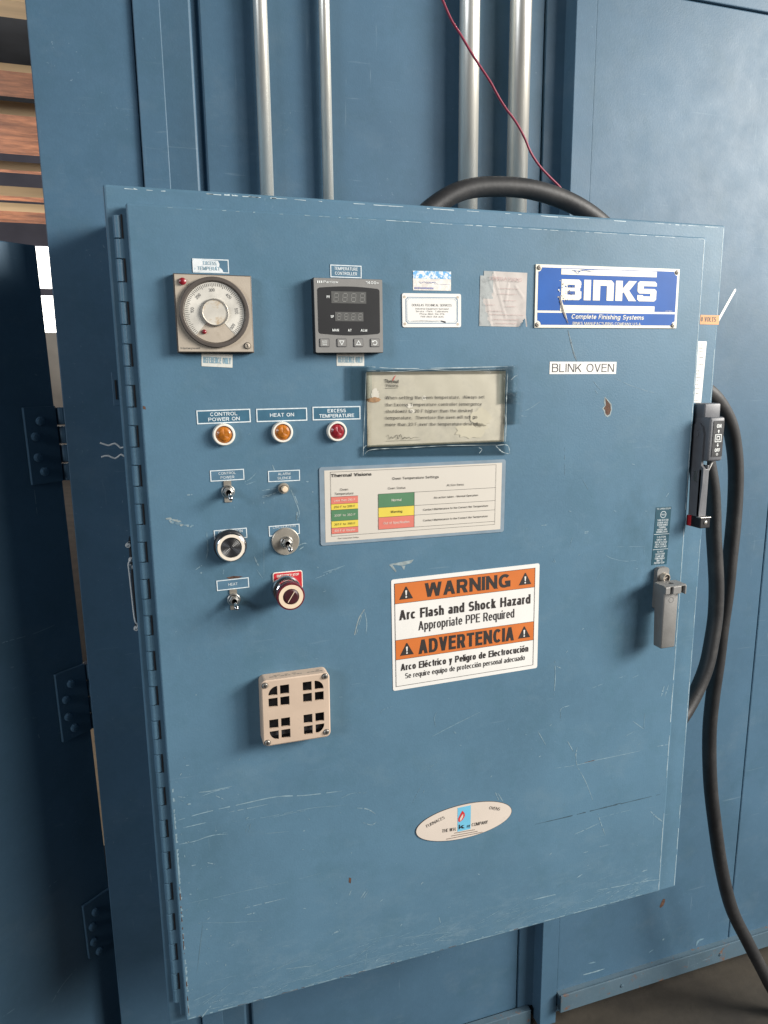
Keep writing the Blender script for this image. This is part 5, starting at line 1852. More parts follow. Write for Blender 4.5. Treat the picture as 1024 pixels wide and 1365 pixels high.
# white service plate
f, o, hw, hh = sticker('service_plate', (zp(97, 453), zp(795, 462), zp(100, 857), zp(795, 857)), M_STICK, 'white service company plate with notched blue border, above the taped notice', 'plate', 0.0028, 0.0012)


def notched(x0, x1, y0, y1, r, n=6):
    out = []
    for cx_, cy_, a0 in ((x1, y1, 270), (x0, y1, 0), (x0, y0, 90), (x1, y0, 180)):
        arc = []
        for k in range(n + 1):
            a = math.radians(a0 - 90 * k / n)
            arc.append((cx_ + r * math.cos(a), cy_ + r * math.sin(a)))
        out += arc
    return out


def loop_band(bm, A_, B_, z, mi=0):
    n = len(A_)
    va = [bm.verts.new((p[0], p[1], z)) for p in A_]
    vb = [bm.verts.new((p[0], p[1], z)) for p in B_]
    for k in range(n):
        k2 = (k + 1) % n
        f_ = bm.faces.new([va[k], va[k2], vb[k2], vb[k]])
        f_.normal_update()
        if f_.normal.z < 0:
            f_.normal_flip()
        f_.material_index = mi


bm = NB()
mg = 0.0052


def notch2(m, r):
    # corners bitten out by a quarter circle centred on the corner of the margin rectangle
    x0, x1, y0, y1 = -hw + m, hw - m, -hh + m, hh - m
    out = []
    for cx_, cy_, s0, s1 in ((x1, y1, 270, 180), (x0, y1, 360, 270), (x0, y0, 90, 0), (x1, y0, 180, 90)):
        for k in range(7):
            a = math.radians(s0 + (s1 - s0) * k / 6)
            out.append((cx_ + r * math.cos(a), cy_ + r * math.sin(a)))
    return out


loop_band(bm, notch2(0.0050, 0.0028), notch2(0.0059, 0.0026), 0.0014, 0)
loop_band(bm, notch2(0.0070, 0.0027), notch2(0.0075, 0.0026), 0.0014, 1)
mk('border_line', bm, [mat('border_blue', (0.12, 0.22, 0.32), 0.5), mat('border_pale_blue', (0.35, 0.47, 0.55), 0.5)], f.M, o)
bm = NB()
for s_, y_, wf, h_, bo in (('DOUGLAS TECHNICAL SERVICES', 594, (213, 683), 28, 0.0), ('Industrial Equipment Specialist', 637, (255, 650), 20, 0.0), ('Service \u2022 Parts \u2022 Calibrations', 668, (258, 642), 20, 0.0), ('Phone (860) 354-3716', 699, (305, 598), 20, 0.0), ('FAX (860) 354-3645', 731, (318, 588), 20, 0.0)):
    f.T(bm, s_, zp(wf[0], y_), zp(wf[1], y_ + 3), h_ / 8.904, 0.0014, bo)
mk('lettering', bm, M_INKG, f.M, o)
for p in ((122, 497), (755, 503), (128, 818), (756, 822)):
    q = f.L(zp(*p))
    bm = NB()
    ring(bm, q[0], q[1], 0, 0.0019, 0.0014, 0, 16)
    mk('rivet', bm, M_BRONZE, f.M, o)
bm = NB()
q = [f.L(zp(*p)) for p in ((200, 785), (330, 782), (460, 785), (550, 782))]
ribbon(bm, q, 0.0006, 0.0015, 0)
poly(bm, [f.L(zp(*p)) for p in ((552, 776), (610, 788), (612, 808), (560, 792))], 0.0016, 0)
mk('ink_mark', bm, M_INK, f.M, o)

# wrinkled paper sticker: a real creased sheet
zw = zoom(630, 350, 11.378)
f = Frame(zw(125, 125), zw(830, 155), zw(92, 960), zw(798, 980), 0.0)
hw, hh = f.W / 2, f.H / 2
bm = NB()
nx, ny = 40, 46
creases = [((0.27, 0.98), (0.56, 0.15)), ((0.15, 0.52), (0.25, 0.02)), ((0.60, 0.80), (0.55, 0.45)), ((0.18, 0.85), (0.30, 0.60)), ((0.92, 0.55), (0.75, 0.75))]


def crease_h(u, v):
    h = 0.0004
    for (a, b_) in creases:
        ax, ay, bx_, by_ = a[0], a[1], b_[0], b_[1]
        L2 = (bx_ - ax) ** 2 + (by_ - ay) ** 2
        t = max(0, min(1, ((u - ax) * (bx_ - ax) + (v - ay) * (by_ - ay)) / L2))
        d = math.hypot(u - ax - t * (bx_ - ax), v - ay - t * (by_ - ay))
        h += 0.0006 * math.exp(-(d / 0.016) ** 2)
    h += 0.00025 * (1 + math.sin(u * 17 + v * 9)) * 0.5
    if u > 0.80 and v < 0.22:
        h += 0.006 * ((u - 0.80) / 0.2) * ((0.22 - v) / 0.22)
    return h


vsg = [[bm.verts.new((-hw + 2 * hw * i / nx, -hh + 2 * hh * j / ny, crease_h(i / nx, j / ny))) for j in range(ny + 1)] for i in range(nx + 1)]
for i in range(nx):
    for j in range(ny):
        u, v = (i + 0.5) / nx, (j + 0.5) / ny
        if u < 0.08 and v > 0.92:
            continue
        if u > 0.84 and v < 0.16 and (u - 0.84) / 0.12 > v / 0.16 * 1.0 and u < 0.97:
            continue
        fc = bm.faces.new([vsg[i][j], vsg[i + 1][j], vsg[i + 1][j + 1], vsg[i][j + 1]])
        edge = 0.28 - 0.10 * abs(v - 0.75) if v > 0.5 else 0.07 + 0.17 * (0.5 - v) / 0.5
        fc.material_index = 1 if u < edge + 0.012 * math.sin(v * 40) else 0
        fc.smooth = True
o = tag(mk('paper_sticker', bm, [M_WRINK, M_WRINKG], f.M), 'wrinkled greyish pink paper sticker left of the blue nameplate', 'sticker')
bm = NB()
zt2_ = 0.0030
f.T(bm, 'OPERATIONS', zw(250, 240), zw(735, 268), 4.6, zt2_, 0.0)
mk('lettering', bm, M_INKR, f.M, o)
bm = NB()
for y_, xa, xb in ((392, 400, 690), (475, 400, 660), (575, 470, 650), (665, 500, 650), (732, 230, 470), (785, 260, 780), (860, 300, 690), (920, 330, 660), (640, 180, 330)):
    a, b_ = f.L(zw(xa, y_)), f.L(zw(xb, y_ + 2))
    x = a[0]
    while x < b_[0]:
        ln = random.uniform(0.003, 0.010)
        rect(bm, x, min(x + ln, b_[0]), a[1] - 0.00022, a[1] + 0.00022, zt2_ - 0.0006)
        x += ln + 0.0010
mk('faded_lines', bm, M_INKR, f.M, o)

# blue maker's nameplate
zb_ = zoom(700, 340, 4.655)
f = Frame(zb_(65, 58), zb_(957, 88), zb_(55, 450), zb_(932, 455), 0.0)
hw, hh = f.W / 2, f.H / 2
bm = NB()
prism(bm, [(-hw, -hh), (hw, -hh), (hw, hh), (-hw, hh)], 0.0002, 0.0018, 0)
npl = tag(mk('nameplate', bm, M_IVORY, f.M), 'large blue and ivory nameplate with chipped first letter at the upper right', 'nameplate')
bm = NB()
mgn = 0.0042
xb0, xb1, yb0, yb1 = -hw + mgn, hw - mgn, -hh + mgn, hh - mgn
ydiv = f.L(zb_(500, 356))[1]
rc = 0.0062
n = 6


def bite(cx_, cy_, s0, s1):
    return [(cx_ + rc * math.cos(math.radians(s0 + (s1 - s0) * k / n)), cy_ + rc * math.sin(math.radians(s0 + (s1 - s0) * k / n))) for k in range(n + 1)]


poly(bm, bite(xb1, yb1, 270, 180) + bite(xb0, yb1, 360, 270) + [(xb0, ydiv + 0.0016), (xb1, ydiv + 0.0016)], 0.0020, 0)
poly(bm, [(xb1, ydiv - 0.0016), (xb0, ydiv - 0.0016)] + bite(xb0, yb0, 90, 0) + bite(xb1, yb0, 180, 90), 0.0020, 0)
mk('blue_field', bm, M_BLUE, f.M, npl)
bm = NB()
zl3 = 0.0023
xa, xz = f.L(zb_(220, 100))[0], f.L(zb_(812, 120))[0]
ya1, ya0 = f.L(zb_(500, 94))[1], f.L(zb_(500, 130))[1]
rect(bm, xa, xz, ya0, ya1, zl3)
yc1, yc0 = f.L(zb_(500, 315))[1], f.L(zb_(500, 350))[1]
rect(bm, xa, xz - 0.001, yc0, yc1, zl3)
yt_, yb__ = f.L(zb_(500, 158))[1], f.L(zb_(500, 284))[1]
Hh = yt_ - yb__


def lx(px):
    return f.L(zb_(px, 225))[0]


def bar(x0, x1, v0, v1):
    rect(bm, x0, x1, yb__ + Hh * v0, yb__ + Hh * v1, zl3)


# B
b0, b1 = lx(220), lx(345)
tw = (b1 - b0)
bar(b0, b0 + tw * 0.30, 0, 1)
poly(bm, [(b0 + tw * 0.301, yb__ + Hh * 0.74), (b0 + tw * 0.99, yb__ + Hh * 0.74), (b0 + tw * 0.97, yb__ + Hh * 0.9), (b0 + tw * 0.86, yb__ + Hh), (b0 + tw * 0.301, yb__ + Hh)], zl3)
bar(b0 + tw * 0.66, b0 + tw * 0.97, 0.601, 0.739)
bar(b0 + tw * 0.301, b0 + tw * 0.93, 0.43, 0.60)
bar(b0 + tw * 0.68, b0 + tw * 1.0, 0.261, 0.429)
poly(bm, [(b0 + tw * 0.301, yb__), (b0 + tw * 0.88, yb__), (b0 + tw * 1.0, yb__ + Hh * 0.1), (b0 + tw * 1.0, yb__ + Hh * 0.26), (b0 + tw * 0.301, yb__ + Hh * 0.26)], zl3)
# I
bar(lx(360), lx(403), 0, 1)
# n
n0, n1 = lx(417), lx(545)
tw = n1 - n0
bar(n0, n0 + tw * 0.34, 0, 1)
poly(bm, [(n0 + tw * 0.341, yb__ + Hh * 0.73), (n0 + tw, yb__ + Hh * 0.73), (n0 + tw, yb__ + Hh * 0.86), (n0 + tw * 0.88, yb__ + Hh), (n0 + tw * 0.341, yb__ + Hh)], zl3)
bar(n0 + tw * 0.66, n1, 0, 0.729)
# K
k0, k1 = lx(556), lx(686)
tw = k1 - k0
bar(k0, k0 + tw * 0.33, 0, 1)
poly(bm, [(k0 + tw * 0.331, yb__ + Hh * 0.40), (k0 + tw * 0.331, yb__ + Hh * 0.62), (k0 + tw * 0.62, yb__ + Hh), (k0 + tw, yb__ + Hh), (k0 + tw * 0.66, yb__ + Hh * 0.53)], zl3)
poly(bm, [(k0 + tw * 0.40, yb__ + Hh * 0.415), (k0 + tw * 0.645, yb__ + Hh * 0.515), (k0 + tw, yb__), (k0 + tw * 0.64, yb__)], zl3)
# S
s0, s1 = lx(692), lx(810)
tw = s1 - s0
poly(bm, [(s0, yb__ + Hh * 0.76), (s1, yb__ + Hh * 0.76), (s1, yb__ + Hh * 0.9), (s0 + tw * 0.9, yb__ + Hh), (s0 + tw * 0.1, yb__ + Hh), (s0, yb__ + Hh * 0.9)], zl3)
bar(s0, s0 + tw * 0.32, 0.631, 0.759)
poly(bm, [(s0, yb__ + Hh * 0.63), (s0, yb__ + Hh * 0.50), (s0 + tw * 0.1, yb__ + Hh * 0.39), (s1, yb__ + Hh * 0.39), (s1, yb__ + Hh * 0.53), (s0 + tw * 0.9, yb__ + Hh * 0.63)], zl3)
bar(s0 + tw * 0.68, s1, 0.251, 0.389)
poly(bm, [(s0, yb__ + Hh * 0.25), (s0, yb__ + Hh * 0.1), (s0 + tw * 0.1, yb__), (s0 + tw * 0.9, yb__), (s1, yb__ + Hh * 0.1), (s1, yb__ + Hh * 0.25)], zl3)
bar(s0, s0 + tw * 0.30, 0.251, 0.31)
f.T(bm, 'Complete Finishing Systems', zb_(282, 381), zb_(730, 389), 6.3, zl3, 0.016, 0, 0.22)
f.T(bm, 'BINKS MANUFACTURING COMPANY U.S.A.', zb_(291, 424), zb_(716, 430), 4.0, zl3, 0.004)
f.T(bm, '41-1001', zb_(866, 349), zb_(906, 350), 1.8, zl3, 0.0)
mk('lettering', bm, M_IVORY, f.M, npl)
for p, a in (((84, 79), 0.5), ((938, 109), 1.5), ((71, 433), 0.9), ((912, 438), 2.2)):
    q = f.L(zb_(*p))
    bm = NB()
    ring(bm, q[0], q[1], 0, 0.0036, 0.0020, 1, 20)
    screw(bm, q[0], q[1], 0.0021, 0.0030, 0, 1, a, True)
    mk('screw', bm, [M_BRONZE, M_INK], f.M, npl)
# chipped print and the scrape over the first letter
bm = NB()
for k in range(46):
    px, py = random.gauss(238, 22), random.gauss(232, 46)
    c_ = f.L(zb_(px, py))
    r = random.uniform(0.0004, 0.0017)
    pts = [(c_[0] + r * random.uniform(0.4, 1.2) * math.cos(2 * math.pi * j / 6), c_[1] + r * random.uniform(0.4, 1.2) * math.sin(2 * math.pi * j / 6)) for j in range(6)]
    poly(bm, pts, zl3 + 0.0001 + k * 0.000004, random.choice((0, 1, 2, 2)))
for (px, py, w_, h_) in ((280, 190, 0.0065, 0.0045), (280, 242, 0.0080, 0.0032)):
    c_ = f.L(zb_(px, py))
    for k in range(9):
        xx = c_[0] + random.uniform(-1, 1) * w_ / 2
        yy = c_[1] + random.uniform(-1, 1) * h_ / 2
        r = random.uniform(0.0006, 0.0013)
        rect(bm, xx - r, xx + r, yy - r * 0.5, yy + r * 0.5, zl3 + 0.0004 + k * 0.000004, random.choice((0, 1)))
for pts, w_, mi in (([(205, 255), (218, 300), (232, 350), (262, 425), (275, 470)], 0.0024, 0), ([(215, 250), (228, 310), (255, 400)], 0.0012, 2), ([(285, 95), (330, 100), (360, 92)], 0.0008, 1), ([(320, 120), (345, 98), (420, 104)], 0.0007, 1), ([(300, 98), (318, 116)], 0.0009, 1), ([(330, 88), (400, 92), (460, 90)], 0.0006, 1)):
    ribbon(bm, [f.L(zb_(*p)) for p in pts if zb_(*p)[1] < 437], w_, zl3 + 0.0006 + mi * 0.00005, mi, 0.6)
mk('scrapes', bm, [M_BRONZED, M_BLUE, M_IVORY], f.M, npl)

# oven name label
f, o, hw, hh = sticker('name_label', (zoom(500, 320, 2.327)(542, 377), zoom(500, 320, 2.327)(749, 378), zoom(500, 320, 2.327)(541, 416), zoom(500, 320, 2.327)(747, 415)), M_STICK, 'narrow white printed label reading BLINK OVEN', 'label')
bm = NB()
text(bm, 'BLINK OVEN', 0, 0, hh * 1.36, hw * 1.86, 0.0006, 0.0)
mk('lettering', bm, M_INK, f.M, o)

# taped notice
zn6 = zoom(410, 480, 3.531)
f = Frame(zn6(278, 58), zn6(932, 48), zn6(280, 408), zn6(925, 386), 0.0)
hw, hh = f.W / 2, f.H / 2
bm = NB()
nx, ny = 26, 14
vg = [[bm.verts.new((-hw + 2 * hw * i / nx, -hh + 2 * hh * j / ny, 0.0006 + 0.0004 * math.sin(i * 0.9) * math.sin(j * 0.7 + i * 0.3))) for j in range(ny + 1)] for i in range(nx + 1)]
for i in range(nx):
    for j in range(ny):
        bm.faces.new([vg[i][j], vg[i + 1][j], vg[i + 1][j + 1], vg[i][j + 1]]).smooth = True
notice = tag(mk('paper_notice', bm, M_OLDP, f.M), 'yellowed typed notice in a plastic sleeve taped on under the white service plate', 'notice')
bm = NB()
Z1 = 0.0016
f.T(bm, 'Thermal', zn6(362, 98), zn6(427, 101), 4.6, Z1, 0.012)
f.T(bm, 'Visions', zn6(366, 118), zn6(426, 119), 4.0, Z1, 0.0)
a, b_ = f.L(zn6(362, 132)), f.L(zn6(424, 131))
rect(bm, a[0], b_[0], a[1] - 0.0002, a[1] + 0.0002, Z1)
for s_, y0_, y1_, xa, xb in (('When setting the oven temperature.  Always set', 177, 173, 366, 831), ('the Excess Temperature controller (emergency', 210, 206, 366, 818), ('shutdown) to 20 F higher than the desired', 241, 237, 366, 774), ('temperature.  Therefore the oven will not go', 272, 267, 366, 797), ('more than 20 F over the temperature desired.', 303, 299, 366, 802)):
    f.T(bm, s_, zn6(xa, y0_), zn6(xb, y1_), 4.3, Z1, 0.004, 0, 0.0, True)
a, b_ = f.L(zn6(366, 381)), f.L(zn6(530, 380))
rect(bm, a[0], b_[0], a[1] - 0.00015, a[1] + 0.00015, Z1)
sig = [(368, 362), (378, 352), (384, 372), (392, 360), (400, 368), (410, 360), (420, 352), (424, 372), (436, 350), (446, 372), (456, 362), (466, 368), (476, 362), (486, 370), (500, 363), (525, 364)]
ribbon(bm, [f.L(zn6(*p)) for p in sig], 0.0006, Z1, 0, 0.3)
mk('lettering', bm, M_INK, f.M, notice)
bm = NB()
ribbon(bm, [f.L(zn6(*p)) for p in ((398, 98), (404, 88), (413, 72))], 0.0010, Z1, 0)
mk('logo_tick', bm, M_RED, f.M, notice)
# stains on the paper
bm = NB()


def blob(bm, c_, rx, ry, z, mi, n=22, j=0.3):
    pts = []
    for k in range(n):
        a = 2 * math.pi * k / n
        s_ = 1 + random.uniform(-j, j)
        pts.append((c_[0] + rx * s_ * math.cos(a), c_[1] + ry * s_ * math.sin(a)))
    poly(bm, pts, z, mi)


STAINS = [mat('paper_light_patch', (0.44, 0.405, 0.305), 0.6, var=0.06), mat('paper_bare_patch', (0.56, 0.53, 0.45), 0.5), mat('paper_brown_stain', (0.30, 0.17, 0.08), 0.6, var=0.3, scale=200)]
for px, py, rx, ry, mi in ((815, 270, 0.017, 0.014, 0), (770, 330, 0.026, 0.012, 0), (318, 165, 0.006, 0.009, 1), (312, 187, 0.010, 0.0035, 2), (480, 215, 0.005, 0.003, 1), (492, 240, 0.004, 0.003, 1), (548, 178, 0.0035, 0.003, 1)):
    bm = NB()
    blob(bm, f.L(zn6(px, py)), rx, ry, 0.0011 + 0.00003 * mi, 0, 30, 0.16)
    mk('paper_stain', bm, STAINS[mi], f.M, notice)
bm = NB()
nx, ny = 30, 16
ex = 0.0035
vg = [[bm.verts.new((-hw - ex + (2 * hw + 2 * ex) * i / nx, -hh - ex + (2 * hh + 2 * ex) * j / ny, 0.0022 + 0.0007 * random.random())) for j in range(ny + 1)] for i in range(nx + 1)]
for i in range(nx):
    for j in range(ny):
        if 1 <= i < nx - 1 and 1 <= j < ny - 1:
            continue      # the sleeve is open over the sheet; only its sealed rim stands off
        bm.faces.new([vg[i][j], vg[i + 1][j], vg[i + 1][j + 1], vg[i][j + 1]]).smooth = True
mk('plastic_sleeve', bm, M_FILM, f.M, notice)
tz = 0.0032
for quad in ([(185, 28), (300, 26), (300, 186), (186, 186)], [(900, 26), (984, 22), (980, 200), (900, 205)], [(925, 150), (1000, 144), (990, 298), (925, 300)], [(258, 400), (945, 378), (945, 442), (258, 452)]):
    bm = NB()
    pts = [f.L(zn6(*p)) for p in quad]
    poly(bm, pts, tz, 0)
    tz += 0.0002
    mk('tape_strip', bm, M_TAPE, f.M, notice)
bm = NB()
for pts, w_ in (([(274, 30), (420, 40), (600, 38), (780, 34), (935, 30)], 0.0013), ([(276, 48), (420, 54), (560, 44), (700, 50), (930, 42)], 0.0008), ([(936, 60), (930, 200), (928, 330), (925, 384)], 0.0012), ([(922, 250), (928, 300), (920, 380)], 0.0008), ([(258, 448), (262, 410), (278, 400)], 0.0010), ([(262, 445), (300, 420), (460, 412), (640, 402), (880, 398)], 0.0009), ([(880, 402), (910, 430), (942, 440)], 0.0016), ([(880, 400), (935, 400), (946, 440)], 0.0012), ([(950, 95), (968, 78), (984, 70)], 0.0008), ([(800, 440), (815, 420), (800, 410)], 0.0009), ([(272, 60), (268, 180), (262, 330), (258, 440)], 0.0008)):
    ribbon(bm, [f.L(zn6(*p)) for p in pts], w_ * 0.75, tz + 0.0004, 0, 0.7, 0.03)
mk('sleeve_crinkles', bm, mat('crinkled_plastic', (0.36, 0.42, 0.43), 0.3, var=0.2, scale=200), f.M, notice)

# laminated settings card
f, card, hw, hh = sticker('settings_card', (zn6(56, 500), zn6(937, 470), zn6(60, 878), zn6(918, 804)), M_LAM, 'laminated white table of oven temperature settings with green, yellow and salmon cells', 'notice', 0.004, 0.0012)
bm = NB()
pp = [f.L(zn6(*p)) for p in ((78, 520), (915, 482), (905, 795), (84, 858))]
px0, px1 = (pp[0][0] + pp[3][0]) / 2, (pp[1][0] + pp[2][0]) / 2
py1, py0 = (pp[0][1] + pp[1][1]) / 2, (pp[2][1] + pp[3][1]) / 2
rect(bm, px0, px1, py0, py1, 0.0014)
mk('paper', bm, M_PAPER, f.M, card)
bl_, bt_, bt2_ = NB(), NB(), NB()
CELLM = [M_SALM, M_YEL, M_GREEN]


def cell(x0, x1, y0, y1, mi):
    b_ = NB()
    rect(b_, x0, x1, y0, y1, 0.0016)
    mk('table_cell', b_, CELLM[mi], f.M, card)



def LY(px, py):
    return f.L(zn6(px, py))


Zc, Zl, Zt = 0.0016, 0.0018, 0.0020
o0, o1 = LY(106, 527), LY(888, 490)
o2, o3 = LY(878, 770), LY(112, 832)
X0_, X1_, Y1_, Y0_ = (o0[0] + o3[0]) / 2, (o1[0] + o2[0]) / 2, (o0[1] + o1[1]) / 2, (o2[1] + o3[1]) / 2
outline(bl_, X0_, X1_, Y0_, Y1_, 0.00035, Zl)
cells = [(638, 672, 0, 'Less than 250 F', 3), (672, 700, 1, '250 F to 299 F', 4), (700, 752, 2, '300F to 350 F', 3), (752, 784, 1, '351 F to 399 F', 4), (784, 812, 0, '400 F or Greater', 3)]
cx0, cx1 = LY(110, 725)[0], LY(237, 725)[0]
ytop = None
# the cells' upper and lower edges measured on the left border of the column, in photo px
for a_, b2_, mi, s_, ink in cells:
    y1c = LY(110, a_ + 6)[1]
    y0c = LY(110, b2_ + 6)[1]
    cell(cx0, cx1, y0c + 0.0002, y1c - 0.0002, mi)
    rect(bl_, cx0, cx1, y1c - 0.0002, y1c + 0.0002, Zl)
    text(bt2_, s_, (cx0 + cx1) / 2, (y0c + y1c) / 2, 0.0031, (cx1 - cx0) * 0.78, Zt, 0.0, 'C', 1 if ink == 3 else 0)
rect(bl_, cx0, cx1, y0c - 0.0002, y0c + 0.0002, Zl)
s0x, s1x = LY(332, 700)[0], LY(501, 690)[0]
rowsy = [LY(332, y)[1] for y in (630, 694, 740, 797)]
for k, (mi, s_, ink) in enumerate(((2, 'Normal', 1), (1, 'Warning', 0), (0, 'Out of Specification', 1))):
    cell(s0x, s1x, rowsy[k + 1] + 0.0002, rowsy[k] - 0.0002, mi)
    wf = (0.27, 0.32, 0.72)[k]
    text(bt_, s_, (s0x + s1x) / 2, (rowsy[k] + rowsy[k + 1]) / 2, 0.0036, (s1x - s0x) * wf, Zt, 0.004, 'C', ink)
for k in range(4):
    yl = rowsy[k]
    rect(bl_, s0x, X1_, yl - 0.0002, yl + 0.0002, Zl)
rect(bl_, s0x - 0.0002, s0x + 0.0002, rowsy[3], rowsy[0], Zl + 0.00005)
rect(bl_, s1x - 0.0002, s1x + 0.0002, rowsy[3], rowsy[0], Zl + 0.00005)
for k, (s_, wf) in enumerate((('No action taken - Normal Operation', 0.54), ('Contact Maintenance to the Correct the Temperature', 0.80), ('Contact Maintenance to the Correct the Temperature', 0.80))):
    text(bt_, s_, (s1x + X1_) / 2 + 0.001, (rowsy[k] + rowsy[k + 1]) / 2, 0.0030, (X1_ - s1x) * wf, Zt, 0.010, 'C', 0)
f.T(bt_, 'Thermal Visions', zn6(110, 543), zn6(300, 535), 4.4, Zt, 0.028)
f.T(bt_, 'Oven Temperature Settings', zn6(398, 557), zn6(616, 548), 3.5, Zt, 0.008)
f.T(bt_, 'Oven Status', zn6(377, 603), zn6(460, 599), 3.2, Zt, 0.0)
f.T(bt_, 'Action Items', zn6(655, 588), zn6(734, 584), 3.2, Zt, 0.0)
f.T(bt_, 'Oven', zn6(152, 609), zn6(190, 607), 3.2, Zt, 0.0)
f.T(bt_, 'Temperature', zn6(127, 629), zn6(215, 625), 3.2, Zt, 0.0)
f.T(bt_, 'Oven Temperature Settings', zn6(142, 838), zn6(240, 832), 1.8, Zt, 0.0)
mk('table_lines', bl_, M_INK, f.M, card)
M_PALET = mat('cell_text_pale', (0.72, 0.66, 0.58), 0.5)
mk('lettering', bt_, [M_INK, M_PALET], f.M, card)
mk('cell_lettering', bt2_, [M_INK, M_PALET], f.M, card)

# warning sign
zs7 = zoom(500, 740, 4.267)
f, sign, hw, hh = sticker('warning_sign', (zs7(90, 139), zs7(937, 46), zs7(103, 773), zs7(920, 640)), M_STICK, 'white and orange bilingual arc flash warning sign in the middle of the door', 'warning sign', 0.0035, 0.0006)
i0, i1, i2, i3 = f.L(zs7(109, 160)), f.L(zs7(912, 72)), f.L(zs7(897, 626)), f.L(zs7(118, 746))
X0_, X1_, Y1_, Y0_ = (i0[0] + i3[0]) / 2, (i1[0] + i2[0]) / 2, (i0[1] + i1[1]) / 2, (i2[1] + i3[1]) / 2
IW, IH = X1_ - X0_, Y1_ - Y0_


def FY(v):
    return Y1_ - IH * v


bo, bk_ = NB(), NB()
rect(bo, X0_, X1_, FY(0.193), FY(0.0), 0.0008)
rect(bo, X0_, X1_, FY(0.735), FY(0.544), 0.0008)
mk('orange_band', bo, M_ORANGE, f.M, sign)
Zk = 0.0010
outline(bk_, X0_, X1_, Y0_, Y1_, 0.0007, Zk)
for v in (0.193, 0.544, 0.735):
    rect(bk_, X0_ + 0.0007, X1_ - 0.0007, FY(v) - 0.0003, FY(v) + 0.0003, Zk)
for s_, u0, u1, v, h_, bo_ in (('WARNING', 0.205, 0.815, 0.096, 0.135, 0.036), ('Arc Flash and Shock Hazard', 0.03, 0.968, 0.307, 0.096, 0.024), ('Appropriate PPE Required', 0.160, 0.848, 0.432, 0.088, 0.004),
                               ('ADVERTENCIA', 0.158, 0.848, 0.640, 0.140, 0.030), ('Arco El\u00e9ctrico y Peligro de Electrocuci\u00f3n', 0.035, 0.960, 0.815, 0.068, 0.022), ('Se require equipo de protecci\u00f3n personal adecuado', 0.065, 0.935, 0.905, 0.053, 0.002)):
    text(bk_, s_, X0_ + IW * (u0 + u1) / 2, FY(v), IH * h_, IW * (u1 - u0), Zk, bo_)
be = NB()
for u in (0.078, 0.925):
    for v in (0.100, 0.643):
        xc, yb2 = X0_ + IW * u, FY(v + 0.058)
        ht, wd = IH * 0.118, IW * 0.094
        poly(bk_, [(xc - wd / 2, yb2), (xc + wd / 2, yb2), (xc + 0.0008, yb2 + ht), (xc - 0.0008, yb2 + ht)], Zk)
        poly(be, [(xc - 0.0008, yb2 + ht * 0.30), (xc + 0.0008, yb2 + ht * 0.30), (xc + 0.0015, yb2 + ht * 0.70), (xc - 0.0015, yb2 + ht * 0.70)], Zk + 0.0002)
        ring(be, xc, yb2 + ht * 0.17, 0, 0.0014, Zk + 0.0002, 0, 14)
mk('lettering', bk_, mat('warning_black', (0.030, 0.024, 0.022), 0.5, var=0.15), f.M, sign)
mk('exclamation_marks', be, M_STICK, f.M, sign)

# oval maker's plate
oc = (at((554.1, 1108.1), 0) + at((681.9, 1080.7), 0)) / 2
zov = zoom(530, 1050, 6.024)
MO = face_matrix(oc.x, 0.0, oc.z)
f = Frame((560, 1075), (676, 1050), (562, 1140), (676, 1110), 0.0)
f.M = MO
f.I = MO.inverted()
f.mm = 0.00138
bm = NB()
n = 72
ra, rb = 0.0884, 0.0320
E_ = [(ra * math.cos(2 * math.pi * k / n), rb * math.sin(2 * math.pi * k / n)) for k in range(n)]
prism(bm, E_, 0.0002, 0.0012, 1)
poly(bm, [(x * 0.992, y * 0.982) for x, y in E_], 0.0013, 0)
ov = tag(mk('oval_plate', bm, [M_OVALP, M_BRONZED], MO), 'oval cream maker plate with a flame logo low on the door', 'nameplate')
bm = NB()
q = [f.L(zov(*p)) for p in ((483, 156), (590, 138), (580, 330), (476, 349))]
xl_, xr_ = (q[0][0] + q[3][0]) / 2, (q[1][0] + q[2][0]) / 2
yt2, yb2 = (q[0][1] + q[1][1]) / 2, (q[2][1] + q[3][1]) / 2
rect(bm, xl_, xr_, yb2, yt2, 0.0015, 0)
fl = [(486, 268), (484, 245), (498, 215), (518, 180), (536, 200), (538, 222), (522, 250), (498, 270)]
poly(bm, [f.L(zov(*p)) for p in fl], 0.0017, 1)
fl2 = [(497, 262), (498, 242), (512, 218), (523, 205), (524, 228), (510, 254)]
poly(bm, [f.L(zov(*p)) for p in fl2], 0.0019, 2)
q = f.L(zov(514, 306))
text(bm, 'k', q[0], q[1], 0.0086, 0.0115, 0.0018, 0.07, 'C', 3)
q = f.L(zov(566, 300))
text(bm, 'ay', q[0], q[1], 0.0060, 0.0062, 0.0018, 0.0, 'C', 3)
f.T(bm, 'THE W.H.', zov(356, 343), zov(468, 326), 4.4, 0.0017, 0.0, 3)
f.T(bm, 'COMPANY', zov(594, 294), zov(722, 270), 4.4, 0.0017, 0.0, 3)
f.T(bm, 'FURNACES', zov(230, 306), zov(374, 232), 4.2, 0.0017, -0.004, 3)
f.T(bm, 'OVENS', zov(735, 156), zov(820, 168), 4.0, 0.0017, -0.004, 3)
